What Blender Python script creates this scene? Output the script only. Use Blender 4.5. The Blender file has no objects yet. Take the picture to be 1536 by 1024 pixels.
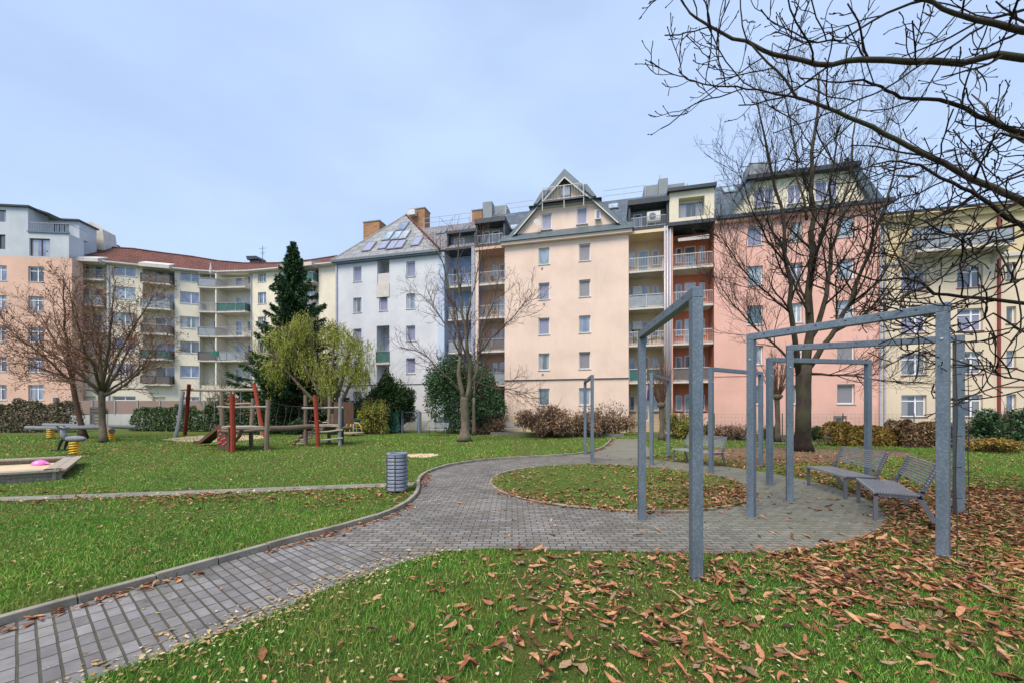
import bpy, bmesh, math, random
import numpy as np
from mathutils import Vector, Matrix
F, H0, CX, CY = 580.0, 1.6, 768.0, 618.0      # calibrated focal length (px), eye height (m), principal column, horizon row
rad = math.radians
col = bpy.context.scene.collection
def G(px, py, z=0.0):
    o = py - CY; Y = F*(H0-z)/o
    return Vector(((px-CX)/F*Y, Y, z))
def AT(px, py, Y):
    return Vector(((px-CX)/F*Y, Y, H0+(CY-py)/F*Y))
def ZY(py, Y): return H0+(CY-py)/F*Y

# ---------------------------------------------------------------- materials
def srgb(r, g, b, k=1.0):
    f = lambda c: ((c/255)/12.92 if c/255 <= 0.04045 else ((c/255+0.055)/1.055)**2.4)*k
    return (f(r), f(g), f(b), 1.0)
class NT:
    def __init__(s, name):
        s.m = bpy.data.materials.new(name); s.m.use_nodes = True
        s.n = s.m.node_tree.nodes; s.l = s.m.node_tree.links
        s.b = s.n['Principled BSDF']
    def N(s, t, **k):
        n = s.n.new(t)
        for a, v in k.items(): setattr(n, a, v)
        return n
    def L(s, a, b): s.l.new(a, b)
    def coord(s, kind='Object', scale=None, rot=None):
        c = s.N('ShaderNodeTexCoord'); o = c.outputs[kind]
        if scale or rot:
            m = s.N('ShaderNodeMapping'); s.L(o, m.inputs['Vector'])
            if scale: m.inputs['Scale'].default_value = scale
            if rot: m.inputs['Rotation'].default_value = rot
            o = m.outputs[0]
        return o
    def noise(s, v, scale, detail=4, rough=.55):
        n = s.N('ShaderNodeTexNoise'); n.inputs['Scale'].default_value = scale
        n.inputs['Detail'].default_value = detail; n.inputs['Roughness'].default_value = rough
        if v is not None: s.L(v, n.inputs['Vector'])
        return n.outputs['Fac']
    def ramp(s, fac, stops, interp='LINEAR'):
        r = s.N('ShaderNodeValToRGB'); r.color_ramp.interpolation = interp
        e = r.color_ramp.elements
        while len(e) < len(stops): e.new(.5)
        for i, (p, c) in enumerate(stops):
            e[i].position = p; e[i].color = c if len(c) == 4 else (*c, 1)
        s.L(fac, r.inputs[0]); return r.outputs[0]
    def mix(s, fac, a, b, mode='MIX'):
        m = s.N('ShaderNodeMix', data_type='RGBA', blend_type=mode)
        for i, v in ((0, fac), (6, a), (7, b)):
            if isinstance(v, (int, float, tuple)): m.inputs[i].default_value = v
            else: s.L(v, m.inputs[i])
        return m.outputs[2]
    def bump(s, hgt, strength=.3, dist=.02):
        b = s.N('ShaderNodeBump'); b.inputs['Strength'].default_value = strength
        b.inputs['Distance'].default_value = dist
        s.L(hgt, b.inputs['Height']); s.L(b.outputs[0], s.b.inputs['Normal'])
    def done(s, colour=None, rough=.8, metal=0, spec=.5):
        if colour is not None:
            if isinstance(colour, tuple): s.b.inputs['Base Color'].default_value = colour
            else: s.L(colour, s.b.inputs['Base Color'])
        if isinstance(rough, (int, float)): s.b.inputs['Roughness'].default_value = rough
        else: s.L(rough, s.b.inputs['Roughness'])
        s.b.inputs['Metallic'].default_value = metal
        s.b.inputs['Specular IOR Level'].default_value = spec
        return s.m
def scl(c, k): return (c[0]*k, c[1]*k, c[2]*k, 1)
def stucco(name, c, streak=.12, dirt=.75):
    t = NT(name); v = t.coord('Object')
    big = t.noise(v, .35, 5, .6); fine = t.noise(v, 60, 3)
    st = t.noise(t.coord('Object', (2.6, 2.6, .2)), 1.5, 6, .75)
    k = t.ramp(big, [(.3, scl(c, .84)), (.55, c), (.72, scl(c, 1.05))])
    s1 = t.ramp(st, [(.5, (1, 1, 1, 1)), (.85, (dirt, dirt*.98, dirt*.95, 1))])
    k = t.mix(streak*2.6, k, s1, 'MULTIPLY')
    # splash dirt low on the wall, broken up by noise
    sx = t.N('ShaderNodeSeparateXYZ'); t.L(v, sx.inputs[0])
    mr = t.N('ShaderNodeMapRange'); t.L(sx.outputs[2], mr.inputs[0]); mr.inputs[1].default_value = 0; mr.inputs[2].default_value = 2.4; mr.inputs[3].default_value = .75; mr.inputs[4].default_value = 0
    ml = t.N('ShaderNodeMath', operation='MULTIPLY'); t.L(mr.outputs[0], ml.inputs[0]); t.L(t.noise(v, 1.1, 5, .7), ml.inputs[1])
    k = t.mix(ml.outputs[0], k, (.22, .20, .16, 1))
    rp = t.N('ShaderNodeTexVoronoi'); rp.distance = 'CHEBYCHEV'; rp.inputs['Scale'].default_value = .22; t.L(v, rp.inputs['Vector'])
    k = t.mix(.22, k, t.ramp(rp.outputs['Color'], [(.2, (.9, .9, .9, 1)), (.8, (1.05, 1.05, 1.05, 1))]), 'MULTIPLY')
    t.bump(fine, .25, .01)
    return t.done(k, .92, spec=.2)
def plain(name, c, rough=.7, metal=0, var=.15, vs=6, bump=0, bs=40, spec=.5):
    t = NT(name); v = t.coord('Object'); n = t.noise(v, vs, 5, .6)
    k = t.ramp(n, [(.3, scl(c, 1-var)), (.7, scl(c, 1+var))])
    if bump: t.bump(t.noise(v, bs, 3), bump, .01)
    return t.done(k, rough, metal, spec)
def island(name, stops, rough=.8, spec=.3, transl=0, patch=None, blotch=0, dry=None):
    """leaf material: one colour per leaf"""
    t = NT(name); g = t.N('ShaderNodeNewGeometry')
    k = t.ramp(g.outputs['Random Per Island'], stops)
    if patch:
        n = t.noise(t.coord('Object'), patch[0], 3)
        k = t.mix(1.0, k, t.ramp(n, [(.35, patch[1]), (.65, patch[2])]), 'MULTIPLY')
    if blotch:
        n = t.noise(t.coord('Object'), blotch, 4, .7); k = t.mix(1.0, k, t.ramp(n, [(.3, (.5, .48, .47, 1)), (.5, (1, 1, 1, 1)), (.72, (1.25, 1.22, 1.2, 1))]), 'MULTIPLY')
    if dry:
        n = t.noise(t.coord('Object'), dry[0], 5, .65); k = t.mix(t.ramp(n, [(.48, (0, 0, 0, 1)), (.7, (.75, .75, .75, 1))]), k, dry[1])
    m = t.done(k, rough, spec=spec)
    if transl:
        tr = t.N('ShaderNodeBsdfTranslucent'); t.L(k, tr.inputs[0])
        mx = t.N('ShaderNodeMixShader'); mx.inputs[0].default_value = transl
        t.L(t.b.outputs[0], mx.inputs[1]); t.L(tr.outputs[0], mx.inputs[2])
        t.L(mx.outputs[0], t.n['Material Output'].inputs[0])
    return m
def wood(name, c, sc=(1, 1, 1), rough=.85):
    t = NT(name); v = t.coord('Object', (9*sc[0], 9*sc[1], 1.2*sc[2]))
    n = t.noise(v, 3, 6, .65)
    k = t.ramp(n, [(.25, scl(c, .55)), (.5, c), (.75, scl(c, 1.25))])
    t.bump(n, .4, .01)
    return t.done(k, rough, spec=.25)
def bark(name, c, c2, sc=6):
    t = NT(name); v = t.coord('Object', (1, 1, .35))
    n = t.noise(v, sc, 8, .7); n2 = t.noise(t.coord('Object'), 1.3, 4)
    k = t.ramp(n, [(.3, scl(c, .45)), (.55, c), (.8, scl(c, 1.5))])
    k = t.mix(t.ramp(n2, [(.45, (0, 0, 0, 1)), (.65, (.8, .8, .8, 1))]), k, c2)
    t.bump(n, .8, .03)
    return t.done(k, .95, spec=.15)
def bricks(name, c1, c2, mortar, bw, bh, ms=.01, off=.5, rot=(0, 0, 0), rough=.85, extra=None, bump=.5, coordrot=None, wander=0):
    t = NT(name); v = t.coord('Object', (1, 1, 1), rot)
    if coordrot:      # upright surfaces: run along the wall, rise with height
        sx = t.N('ShaderNodeSeparateXYZ'); t.L(t.coord('Object'), sx.inputs[0]); a = t.N('ShaderNodeMath', operation='ADD')
        t.L(sx.outputs[0], a.inputs[0]); t.L(sx.outputs[1], a.inputs[1]) if coordrot == 'wall' else None
        c = t.N('ShaderNodeCombineXYZ'); t.L(a.outputs[0], c.inputs[0]); t.L(sx.outputs[2], c.inputs[1]); v = c.outputs[0]
        if coordrot != 'wall': a.inputs[1].default_value = 0
    if wander:
        nz_ = t.N('ShaderNodeTexNoise'); nz_.inputs['Scale'].default_value = 5; nz_.inputs['Detail'].default_value = 4; t.L(v, nz_.inputs['Vector'])
        va = t.N('ShaderNodeVectorMath', operation='SUBTRACT'); t.L(nz_.outputs['Color'], va.inputs[0]); va.inputs[1].default_value = (.5, .5, .5)
        vb = t.N('ShaderNodeVectorMath', operation='SCALE'); t.L(va.outputs[0], vb.inputs[0]); vb.inputs['Scale'].default_value = wander
        vc = t.N('ShaderNodeVectorMath', operation='ADD'); t.L(v, vc.inputs[0]); t.L(vb.outputs[0], vc.inputs[1]); v = vc.outputs[0]
    b = t.N('ShaderNodeTexBrick'); t.L(v, b.inputs['Vector'])
    b.offset = off; b.squash = 1
    b.inputs['Color1'].default_value = c1; b.inputs['Color2'].default_value = c2
    b.inputs['Mortar'].default_value = mortar
    b.inputs['Scale'].default_value = 1; b.inputs['Mortar Size'].default_value = ms
    b.inputs['Brick Width'].default_value = bw; b.inputs['Row Height'].default_value = bh
    b.inputs['Mortar Smooth'].default_value = .3
    k = b.outputs['Color']
    if extra: k = extra(t, k)
    inv = t.N('ShaderNodeMath', operation='SUBTRACT'); inv.inputs[0].default_value = 1
    t.L(b.outputs['Fac'], inv.inputs[1]); t.bump(inv.outputs[0], bump, .012)
    return t.done(k, rough, spec=.3)

# ---------------------------------------------------------------- mesh builder
class MB:
    def __init__(s): s.v = []; s.f = []; s.m = []; s.mi = 0
    def add(s, vs, fs):
        o = len(s.v); s.v += [tuple(p) for p in vs]
        for f in fs: s.f.append(tuple(i+o for i in f)); s.m.append(s.mi)
    def box(s, x0, x1, y0, y1, z0, z1):
        s.add([(x0,y0,z0),(x1,y0,z0),(x1,y1,z0),(x0,y1,z0),(x0,y0,z1),(x1,y0,z1),(x1,y1,z1),(x0,y1,z1)],
              [(0,3,2,1),(4,5,6,7),(0,1,5,4),(1,2,6,5),(2,3,7,6),(3,0,4,7)]); return s
    def prism(s, pts, a, b, axis='y'):
        """pts: outline in the plane across axis; a, b: extent along it"""
        n = len(pts)
        def P(p, t): return (p[0], t, p[1]) if axis == 'y' else ((t, p[0], p[1]) if axis == 'x' else (p[0], p[1], t))
        vs = [P(p, a) for p in pts]+[P(p, b) for p in pts]
        s.add(vs, [tuple(range(n)), tuple(range(2*n-1, n-1, -1))]+[(i, i+n, (i+1) % n+n, (i+1) % n) for i in range(n)]); return s
    def bar(s, a, b, w, h=None, up=(0, 0, 1)):
        a, b = Vector(a), Vector(b); h = h or w; d = (b-a).normalized(); up = Vector(up)
        if abs(d.dot(up)) > .98: up = Vector((0, 1, 0)) if abs(d.y) < .9 else Vector((1, 0, 0))
        x = d.cross(up).normalized(); y = x.cross(d).normalized()
        q = [(-1,-1),(1,-1),(1,1),(-1,1)]
        vs = [a+x*i*w/2+y*j*h/2 for i, j in q]+[b+x*i*w/2+y*j*h/2 for i, j in q]
        s.add(vs, [(0,1,2,3),(7,6,5,4),(0,4,5,1),(1,5,6,2),(2,6,7,3),(3,7,4,0)]); return s
    def tube(s, pts, r, n=6, cap=True):
        pts = [Vector(p) for p in pts]; k = len(pts)
        if not isinstance(r, (list, tuple)): r = [r]*k
        d = (pts[1]-pts[0]).normalized()
        ref = Vector((0, 0, 1)) if abs(d.z) < .9 else Vector((1, 0, 0))
        x = d.cross(ref).normalized(); vs = []
        for i in range(k):
            d = ((pts[min(i+1, k-1)]-pts[max(i-1, 0)])).normalized()
            x = (x-d*x.dot(d)); x = x.normalized() if x.length > 1e-6 else d.orthogonal().normalized()
            y = d.cross(x)
            for j in range(n):
                a = 2*math.pi*j/n; vs.append(pts[i]+(x*math.cos(a)+y*math.sin(a))*r[i])
        fs = [(i*n+j, i*n+(j+1) % n, (i+1)*n+(j+1) % n, (i+1)*n+j) for i in range(k-1) for j in range(n)]
        if cap: fs += [tuple(range(n-1, -1, -1)), tuple((k-1)*n+j for j in range(n))]
        s.add(vs, fs); return s
    def lathe(s, prof, n=20, c=(0, 0)):
        vs = [(c[0]+r*math.cos(2*math.pi*j/n), c[1]+r*math.sin(2*math.pi*j/n), z) for r, z in prof for j in range(n)]
        fs = [(i*n+j, i*n+(j+1) % n, (i+1)*n+(j+1) % n, (i+1)*n+j) for i in range(len(prof)-1) for j in range(n)]
        fs += [tuple(range(n-1, -1, -1)), tuple((len(prof)-1)*n+j for j in range(n))]
        s.add(vs, fs); return s
    def ellip(s, c, r, n=12, m=8, jit=0, rnd=None):
        vs = []
        for i in range(m+1):
            p = math.pi*i/m
            for j in range(n):
                a = 2*math.pi*j/n; k = 1+(rnd.uniform(-jit, jit) if rnd else 0)
                vs.append((c[0]+r[0]*k*math.sin(p)*math.cos(a), c[1]+r[1]*k*math.sin(p)*math.sin(a), c[2]+r[2]*math.cos(p)))
        s.add(vs, [(i*n+j, (i+1)*n+j, (i+1)*n+(j+1) % n, i*n+(j+1) % n) for i in range(m) for j in range(n)]); return s
    def mesh(s, name, mats, smooth=False):
        me = bpy.data.meshes.new(name); me.from_pydata(s.v, [], s.f)
        for m in (mats if isinstance(mats, (list, tuple)) else [mats]): me.materials.append(m)
        if any(s.m): me.polygons.foreach_set('material_index', s.m)
        if smooth: me.polygons.foreach_set('use_smooth', [True]*len(me.polygons))
        me.update(); return me
    def build(s, name, mats, parent=None, smooth=False, loc=None, rz=0, bevel=0):
        return obj(name, s.mesh(name, mats, smooth), parent, loc, rz, bevel)
def obj(name, me, parent=None, loc=None, rz=0, bevel=0):
    o = bpy.data.objects.new(name, me); col.objects.link(o); o.parent = parent
    if loc is not None: o.location = loc
    if rz: o.rotation_euler = (0, 0, rz)
    if bevel:
        b = o.modifiers.new('edge', 'BEVEL'); b.width = bevel; b.segments = 2; b.limit_method = 'ANGLE'
    return o
def thing(name, label, cat, loc=(0, 0, 0), rz=0, group=None):
    o = bpy.data.objects.new(name, None); col.objects.link(o); o.location = loc; o.rotation_euler = (0, 0, rz)
    o.empty_display_size = .2
    return tag(o, label, cat, group)
def tag(o, label, cat, group=None):
    o['label'] = label; o['category'] = cat
    if group: o['group'] = group
    return o
def struct(o, kind='structure', label=None, cat=None):
    o['kind'] = kind
    if label: o['label'] = label; o['category'] = cat
    return o
def kids(o): return [c for c in col.objects if c.parent == o]
def copy_tree(o, parent=None, table=None):
    if table is None:
        table = {}
        for c in col.objects:
            if c.parent: table.setdefault(c.parent, []).append(c)
    c = o.copy(); col.objects.link(c); c.parent = parent
    for ch in table.get(o, []): copy_tree(ch, c, table)
    return c
def npmesh(name, V, Fc, mats, parent=None, mi=None, smooth=False, loc=None):
    """V (n,3), Fc (m,k) faces all of one size"""
    me = bpy.data.meshes.new(name); n, k = Fc.shape
    me.vertices.add(len(V)); me.vertices.foreach_set('co', V.astype(np.float32).ravel())
    me.loops.add(n*k); me.loops.foreach_set('vertex_index', Fc.astype(np.int32).ravel())
    me.polygons.add(n); me.polygons.foreach_set('loop_start', np.arange(0, n*k, k, dtype=np.int32))
    me.polygons.foreach_set('loop_total', np.full(n, k, dtype=np.int32))
    for m in (mats if isinstance(mats, (list, tuple)) else [mats]): me.materials.append(m)
    if mi is not None: me.polygons.foreach_set('material_index', mi.astype(np.int32))
    if smooth: me.polygons.foreach_set('use_smooth', np.ones(n, dtype=bool))
    me.update(calc_edges=True)
    return obj(name, me, parent, loc)

# ---------------------------------------------------------------- scene, camera, light
sc = bpy.context.scene
cam = bpy.data.cameras.new('camera'); co = bpy.data.objects.new('camera', cam); col.objects.link(co)
co.location = (0, 0, H0); co.rotation_euler = (rad(90), 0, 0)
cam.sensor_width = 36; cam.lens = 36*F/1536; cam.shift_y = (CY-512)/1536; cam.clip_start = .1; cam.clip_end = 3000
sc.camera = co
vs = sc.view_settings; vs.view_transform = 'Standard'; vs.look = 'None'; vs.exposure = 0.66; vs.gamma = 1
w = bpy.data.worlds.new('World'); sc.world = w; w.use_nodes = True
nt = w.node_tree; bg = nt.nodes['Background']
sky = nt.nodes.new('ShaderNodeTexSky'); sky.sky_type = 'NISHITA'; sky.sun_disc = False
SUN_EL, SUN_AZ = rad(56), rad(212)          # high thin overcast, the sun behind and to the left of the camera
sky.sun_elevation = SUN_EL; sky.sun_rotation = SUN_AZ; sky.air_density = 1; sky.dust_density = 1.5; sky.ozone_density = 2
tc = nt.nodes.new('ShaderNodeTexCoord'); mp = nt.nodes.new('ShaderNodeMapping')
mp.inputs['Scale'].default_value = (1.2, 1.2, 3.2); nt.links.new(tc.outputs['Generated'], mp.inputs[0])
nz = nt.nodes.new('ShaderNodeTexNoise'); nz.inputs['Scale'].default_value = 1.6; nz.inputs['Detail'].default_value = 5; nz.inputs['Roughness'].default_value = .5
nt.links.new(mp.outputs[0], nz.inputs['Vector'])
cr = nt.nodes.new('ShaderNodeValToRGB'); cr.color_ramp.elements[0].position = .3; cr.color_ramp.elements[0].color = (.62,.62,.62,1)
cr.color_ramp.elements[1].position = .75; cr.color_ramp.elements[1].color = (.93,.93,.93,1)
nt.links.new(nz.outputs['Fac'], cr.inputs[0])
mx = nt.nodes.new('ShaderNodeMix'); mx.data_type = 'RGBA'
sx = nt.nodes.new('ShaderNodeSeparateXYZ'); nt.links.new(tc.outputs['Generated'], sx.inputs[0])
# the veil thins out towards the zenith and towards the west (left)
g1 = nt.nodes.new('ShaderNodeMath'); g1.operation = 'MULTIPLY_ADD'; g1.inputs[1].default_value = -.34; g1.inputs[2].default_value = 1.12; nt.links.new(sx.outputs[2], g1.inputs[0])
g2 = nt.nodes.new('ShaderNodeMath'); g2.operation = 'MULTIPLY_ADD'; g2.inputs[1].default_value = .10; nt.links.new(sx.outputs[0], g2.inputs[0]); nt.links.new(g1.outputs[0], g2.inputs[2])
g3 = nt.nodes.new('ShaderNodeMath'); g3.operation = 'MULTIPLY'; g3.use_clamp = True; nt.links.new(g2.outputs[0], g3.inputs[0]); nt.links.new(cr.outputs[0], g3.inputs[1])
nt.links.new(g3.outputs[0], mx.inputs[0]); nt.links.new(sky.outputs[0], mx.inputs[6])
mx.inputs[7].default_value = (4.5, 5.75, 8.1, 1)     # veil of thin high cloud
nt.links.new(mx.outputs[2], bg.inputs[0]); bg.inputs[1].default_value = .1
sl = bpy.data.lights.new('sun', 'SUN'); sl.energy = 2.9; sl.angle = rad(28); sl.color = (1, .88, .74)
so = bpy.data.objects.new('sun', sl); col.objects.link(so)
# light comes from the same direction as the sky's sun
sd = Vector((math.sin(SUN_AZ)*math.cos(SUN_EL), math.cos(SUN_AZ)*math.cos(SUN_EL), math.sin(SUN_EL)))
so.rotation_euler = sd.to_track_quat('Z', 'Y').to_euler(); so.location = (0, 0, 60)
M = {}
M['cream'] = stucco('facade_cream', srgb(237,213,196,.88))
M['white'] = stucco('facade_white', srgb(216,219,224,.88))
M['pink'] = stucco('facade_pink', srgb(231,184,170,.9))
M['terra'] = stucco('facade_terracotta', srgb(214,134,106,.95))
M['sand'] = stucco('facade_sand', srgb(228,204,170,.9))
M['salmon'] = stucco('facade_salmon', srgb(224,184,160,.9))
M['blue'] = stucco('facade_blue', srgb(156,182,222,.9))
M['paleyel'] = stucco('facade_pale_yellow', srgb(232,224,200,.86))
M['ivory'] = stucco('facade_ivory', srgb(234,226,206,.9))
M['ochre'] = stucco('facade_ochre', srgb(220,202,160,.88))
M['beige'] = stucco('facade_beige', srgb(226,210,186,.88))
M['orange'] = stucco('facade_orange', srgb(226,188,168,.9))
M['lgrey'] = stucco('facade_light_grey', srgb(196,202,208,.88), .16)
M['mgrey'] = stucco('render_grey', srgb(150,158,162,.85))
M['trim'] = plain('white_trim', srgb(212,208,202,.8), .5, var=.05)
M['pvc'] = plain('white_window_frame', srgb(240,240,242,.85), .35, var=.03)
M['darkframe'] = plain('dark_window_frame', srgb(74,44,44), .4)
M['greyframe'] = plain('grey_window_frame', srgb(110,112,118), .4)
M['sill'] = plain('sill_metal', srgb(225,225,225,.8), .45)
M['redsill'] = plain('sill_red', srgb(120,52,48), .5)
def glass(name, c, rough=.06, var=.35):
    t = NT(name); v = t.coord('Object')
    n = t.noise(t.coord('Object', (1, 1, .5)), 1.1, 3)
    k = t.ramp(n, [(.35, scl(c, .7-var)), (.5, scl(c, .75)), (.65, scl(c, .8+var))])
    # a gathered net curtain behind part of the glass
    wv = t.N('ShaderNodeTexWave'); wv.wave_type = 'BANDS'; wv.bands_direction = 'X'; wv.inputs['Scale'].default_value = 4.5; wv.inputs['Distortion'].default_value = 2.5; wv.inputs['Detail'].default_value = 2; t.L(t.coord('Object'), wv.inputs['Vector'])
    oi = t.N('ShaderNodeObjectInfo'); am = t.ramp(oi.outputs['Random'], [(.35, (0, 0, 0, 1)), (.55, (.85, .85, .85, 1)), (1, (.3, .3, .3, 1))])
    cv = t.ramp(wv.outputs['Fac'], [(.1, scl(srgb(150,154,158), .6)), (.8, srgb(196,198,198))]); sx = t.N('ShaderNodeSeparateXYZ'); t.L(t.coord('Generated'), sx.inputs[0])
    ed = t.ramp(sx.outputs[0], [(.0, (1, 1, 1, 1)), (.30, (1, 1, 1, 1)), (.34, (.12, .12, .12, 1)), (.7, (.12, .12, .12, 1)), (.74, (.9, .9, .9, 1))]); mm = t.N('ShaderNodeMath', operation='MULTIPLY'); t.L(am, mm.inputs[0]); t.L(ed, mm.inputs[1])
    k = t.mix(mm.outputs[0], k, cv)
    m = t.done(k, rough, spec=1.0); t.b.inputs['IOR'].default_value = 1.7
    return m
M['g_dark'] = glass('pane_dark', srgb(52,58,66))
M['g_blue'] = glass('pane_blue', srgb(122,140,170))  # blue-grey base colour stands in for reflected sky, and for curtains
M['g_pale'] = glass('pane_pale', srgb(168,190,205))
M['g_teal'] = glass('pane_teal', srgb(92,120,122))
def blindmat(name, c):
    t = NT(name); wv = t.N('ShaderNodeTexWave'); wv.wave_type = 'BANDS'; wv.bands_direction = 'Z'
    wv.inputs['Scale'].default_value = 5; t.L(t.coord('Object'), wv.inputs['Vector'])
    k = t.ramp(wv.outputs['Fac'], [(.2, scl(c, .75)), (.6, c)]); t.bump(wv.outputs['Fac'], .4, .01)
    return t.done(k, .3, spec=.5)
M['g_blind'] = blindmat('pane_blind', srgb(138,138,144))
M['g_lilac'] = blindmat('pane_lilac_blind', srgb(140,144,170))
GL = ['g_dark', 'g_blue', 'g_pale', 'g_teal', 'g_blind', 'g_lilac']
M['rail'] = plain('rail_metal', srgb(178,182,186,.8), .4, .3)
M['railw'] = plain('rail_light', srgb(214,214,214,.8), .45)
M['raild'] = plain('rail_dark', srgb(84,86,90), .5)
M['panel_grey'] = plain('balcony_panel_grey', srgb(150,158,164,.85), .4, vs=3)
M['panel_green'] = plain('balcony_panel_green', srgb(58,104,98,.85), .7, vs=5, var=.3)
M['panel_dark'] = plain('balcony_panel_dark', srgb(96,90,88), .6, vs=4)
M['slab'] = plain('balcony_slab', srgb(214,208,200,.8), .85, vs=2, var=.12)
M['interior'] = plain('dark_interior', srgb(40,38,40), .9)
M['gutter'] = plain('gutter_zinc', srgb(120,128,134,.85), .4, .6)
M['paleblue'] = stucco('facade_pale_blue', srgb(192,206,226,.9))
M['pipe'] = plain('downpipe', srgb(186,188,200,.85), .4, .2)
def slate_extra(t, k):
    n = t.noise(t.coord('Object'), .7, 5, .65)
    return t.mix(1, k, t.ramp(n, [(.3, (.75,.75,.75,1)), (.7, (1.15,1.15,1.12,1))]), 'MULTIPLY')
M['slate'] = bricks('slate_roof', srgb(98,110,122,.9), srgb(80,92,104,.9), srgb(52,58,66), .6, .3, .02, extra=slate_extra, rough=.5, coordrot='roof')
M['slateflat'] = plain('sheet_metal_slate', srgb(94,108,116,.9), .45, .35, var=.12, vs=2)
M['darkmetal'] = plain('dark_flashing', srgb(58,62,68), .45, .3)
M['eternit'] = bricks('grey_tile_roof', srgb(156,160,164,.85), srgb(140,144,148,.85), srgb(104,102,100), .9, .55, .035, extra=slate_extra, coordrot='roof')
M['oldtile'] = bricks('grey_small_tile_roof', srgb(150,146,150,.85), srgb(126,124,130,.85), srgb(86,84,88), .3, .28, .03, extra=slate_extra, coordrot='roof')
def redx(t, k):
    n = t.noise(t.coord('Object'), .5, 6, .7)
    return t.mix(1, k, t.ramp(n, [(.3, (.6,.58,.56,1)), (.7, (1.2,1.1,1.05,1))]), 'MULTIPLY')
M['redtile'] = bricks('red_tile_roof', srgb(136,92,80,.8), srgb(112,76,68,.8), srgb(76,42,38), .35, .36, .05, extra=redx, bump=1, coordrot='wall')
M['brick'] = bricks('chimney_brick', srgb(186,138,98,.8), srgb(150,104,74,.8), srgb(150,128,104), .5, .16, .02, coordrot='wall')
# paving
def pave_extra(t, k):
    v = t.coord('Object')
    n1 = t.noise(v, .55, 5, .6); n2 = t.noise(v, 9, 4, .7); n3 = t.noise(v, 1.7, 6, .7)
    k = t.mix(1, k, t.ramp(n2, [(.3, (.8,.8,.8,1)), (.7, (1.15,1.15,1.15,1))]), 'MULTIPLY')
    k = t.mix(t.ramp(n3, [(.48, (0,0,0,1)), (.66, (.55,.55,.55,1))]), k, srgb(92,90,76))
    k = t.mix(1, k, t.ramp(n1, [(.3, (.78,.78,.78,1)), (.6, (1.08,1.08,1.08,1))]), 'MULTIPLY')
    # moss grows on the eastern half of the plaza, under the trees
    sx = t.N('ShaderNodeSeparateXYZ'); t.L(v, sx.inputs[0])
    mr = t.N('ShaderNodeMapRange'); t.L(sx.outputs[0], mr.inputs[0]); mr.inputs[1].default_value = .8; mr.inputs[2].default_value = 4.2
    mr.inputs[3].default_value = .0; mr.inputs[4].default_value = .48
    ad = t.N('ShaderNodeMath', operation='MULTIPLY'); t.L(mr.outputs[0], ad.inputs[0])
    t.L(t.ramp(n1, [(.25, (.55,.55,.55,1)), (.6, (1.1,1.1,1.1,1))]), ad.inputs[1])
    return t.mix(ad.outputs[0], k, srgb(108,112,92))
M['pave_plaza'] = bricks('plaza_pavers', srgb(136,132,128,.95), srgb(106,103,100,.95), srgb(50,50,46), .18, .087, .007, extra=pave_extra, bump=.8, wander=.008)
ANG = rad(52)
M['pave_path'] = bricks('path_pavers', srgb(138,136,136,.95), srgb(108,106,107,.95), srgb(74,73,62), .188, .087, .008, off=0, rot=(0, 0, -(ANG-rad(90))), extra=pave_extra, bump=.8, wander=.008)
M['pave_exit'] = bricks('exit_pavers', srgb(146,140,134), srgb(124,118,114), srgb(74,72,66), .18, .087, .007, extra=pave_extra)
M['kerb'] = plain('kerb_concrete', srgb(136,130,118,.95), .95, var=.4, vs=3, bump=.3)
M['concrete'] = plain('concrete', srgb(112,110,104,.85), .95, var=.2, vs=2, bump=.3)
M['path2'] = plain('worn_concrete_strip', srgb(124,124,112,.9), .95, var=.3, vs=3, bump=.3)
def ground_mat():
    t = NT('ground_soil_grass'); v = t.coord('Object')
    a = t.noise(v, .25, 5, .6); b = t.noise(v, 3, 6, .7); c = t.noise(v, 70, 5, .75)
    g = t.ramp(b, [(.25, srgb(50,70,32)), (.45, srgb(80,106,44)), (.6, srgb(98,112,54)), (.8, srgb(124,112,72))])
    g = t.mix(t.ramp(a, [(.45, (0,0,0,1)), (.7, (.6,.6,.6,1))]), g, srgb(108,98,62))
    g = t.mix(1, g, t.ramp(c, [(.35, (.4,.4,.4,1)), (.65, (1.35,1.35,1.3,1))]), 'MULTIPLY')
    t.bump(c, 1.0, .03)
    return t.done(g, .95, spec=.1)
M['ground'] = ground_mat()
M['soil'] = plain('bare_soil', srgb(112,88,70,.9), .95, var=.35, vs=2, bump=.6)
M['sand_ground'] = plain('play_sand', srgb(206,184,148,.9), .95, var=.15, vs=3, bump=.4)
def galv():
    t = NT('galvanised_steel'); v = t.coord('Object'); c = srgb(122,136,148,.9)
    vo = t.N('ShaderNodeTexVoronoi'); vo.inputs['Scale'].default_value = 34; t.L(v, vo.inputs['Vector'])
    k = t.ramp(vo.outputs['Distance'], [(.1, scl(c, 1.16)), (.6, scl(c, .84))])
    n = t.noise(t.coord('Object', (1, 1, .3)), 3.2, 6, .7); k = t.mix(1, k, t.ramp(n, [(.3, (.72,.74,.77,1)), (.55, (1,1,1,1)), (.75, (1.12,1.12,1.12,1))]), 'MULTIPLY')
    r = t.ramp(n, [(.3, (.35,.35,.35,1)), (.7, (.65,.65,.65,1))])
    return t.done(k, r, .4)
M['galv'] = galv()
M['wood'] = wood('weathered_wood', srgb(128,114,98,.85))
M['woodd'] = wood('dark_wood', srgb(92,70,56,.9))
M['woodg'] = wood('grey_painted_wood', srgb(132,136,140,.85))
M['woodo'] = wood('orange_painted_wood', srgb(150,64,46,.85))
M['woodr'] = wood('red_brown_painted_wood', srgb(104,40,34,.95))
M['woodl'] = wood('pale_board', srgb(168,158,142,.85), (1, .2, 4))
M['bark'] = bark('bark_grey', srgb(112,100,88,.9), srgb(96,100,74,.9))
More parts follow.
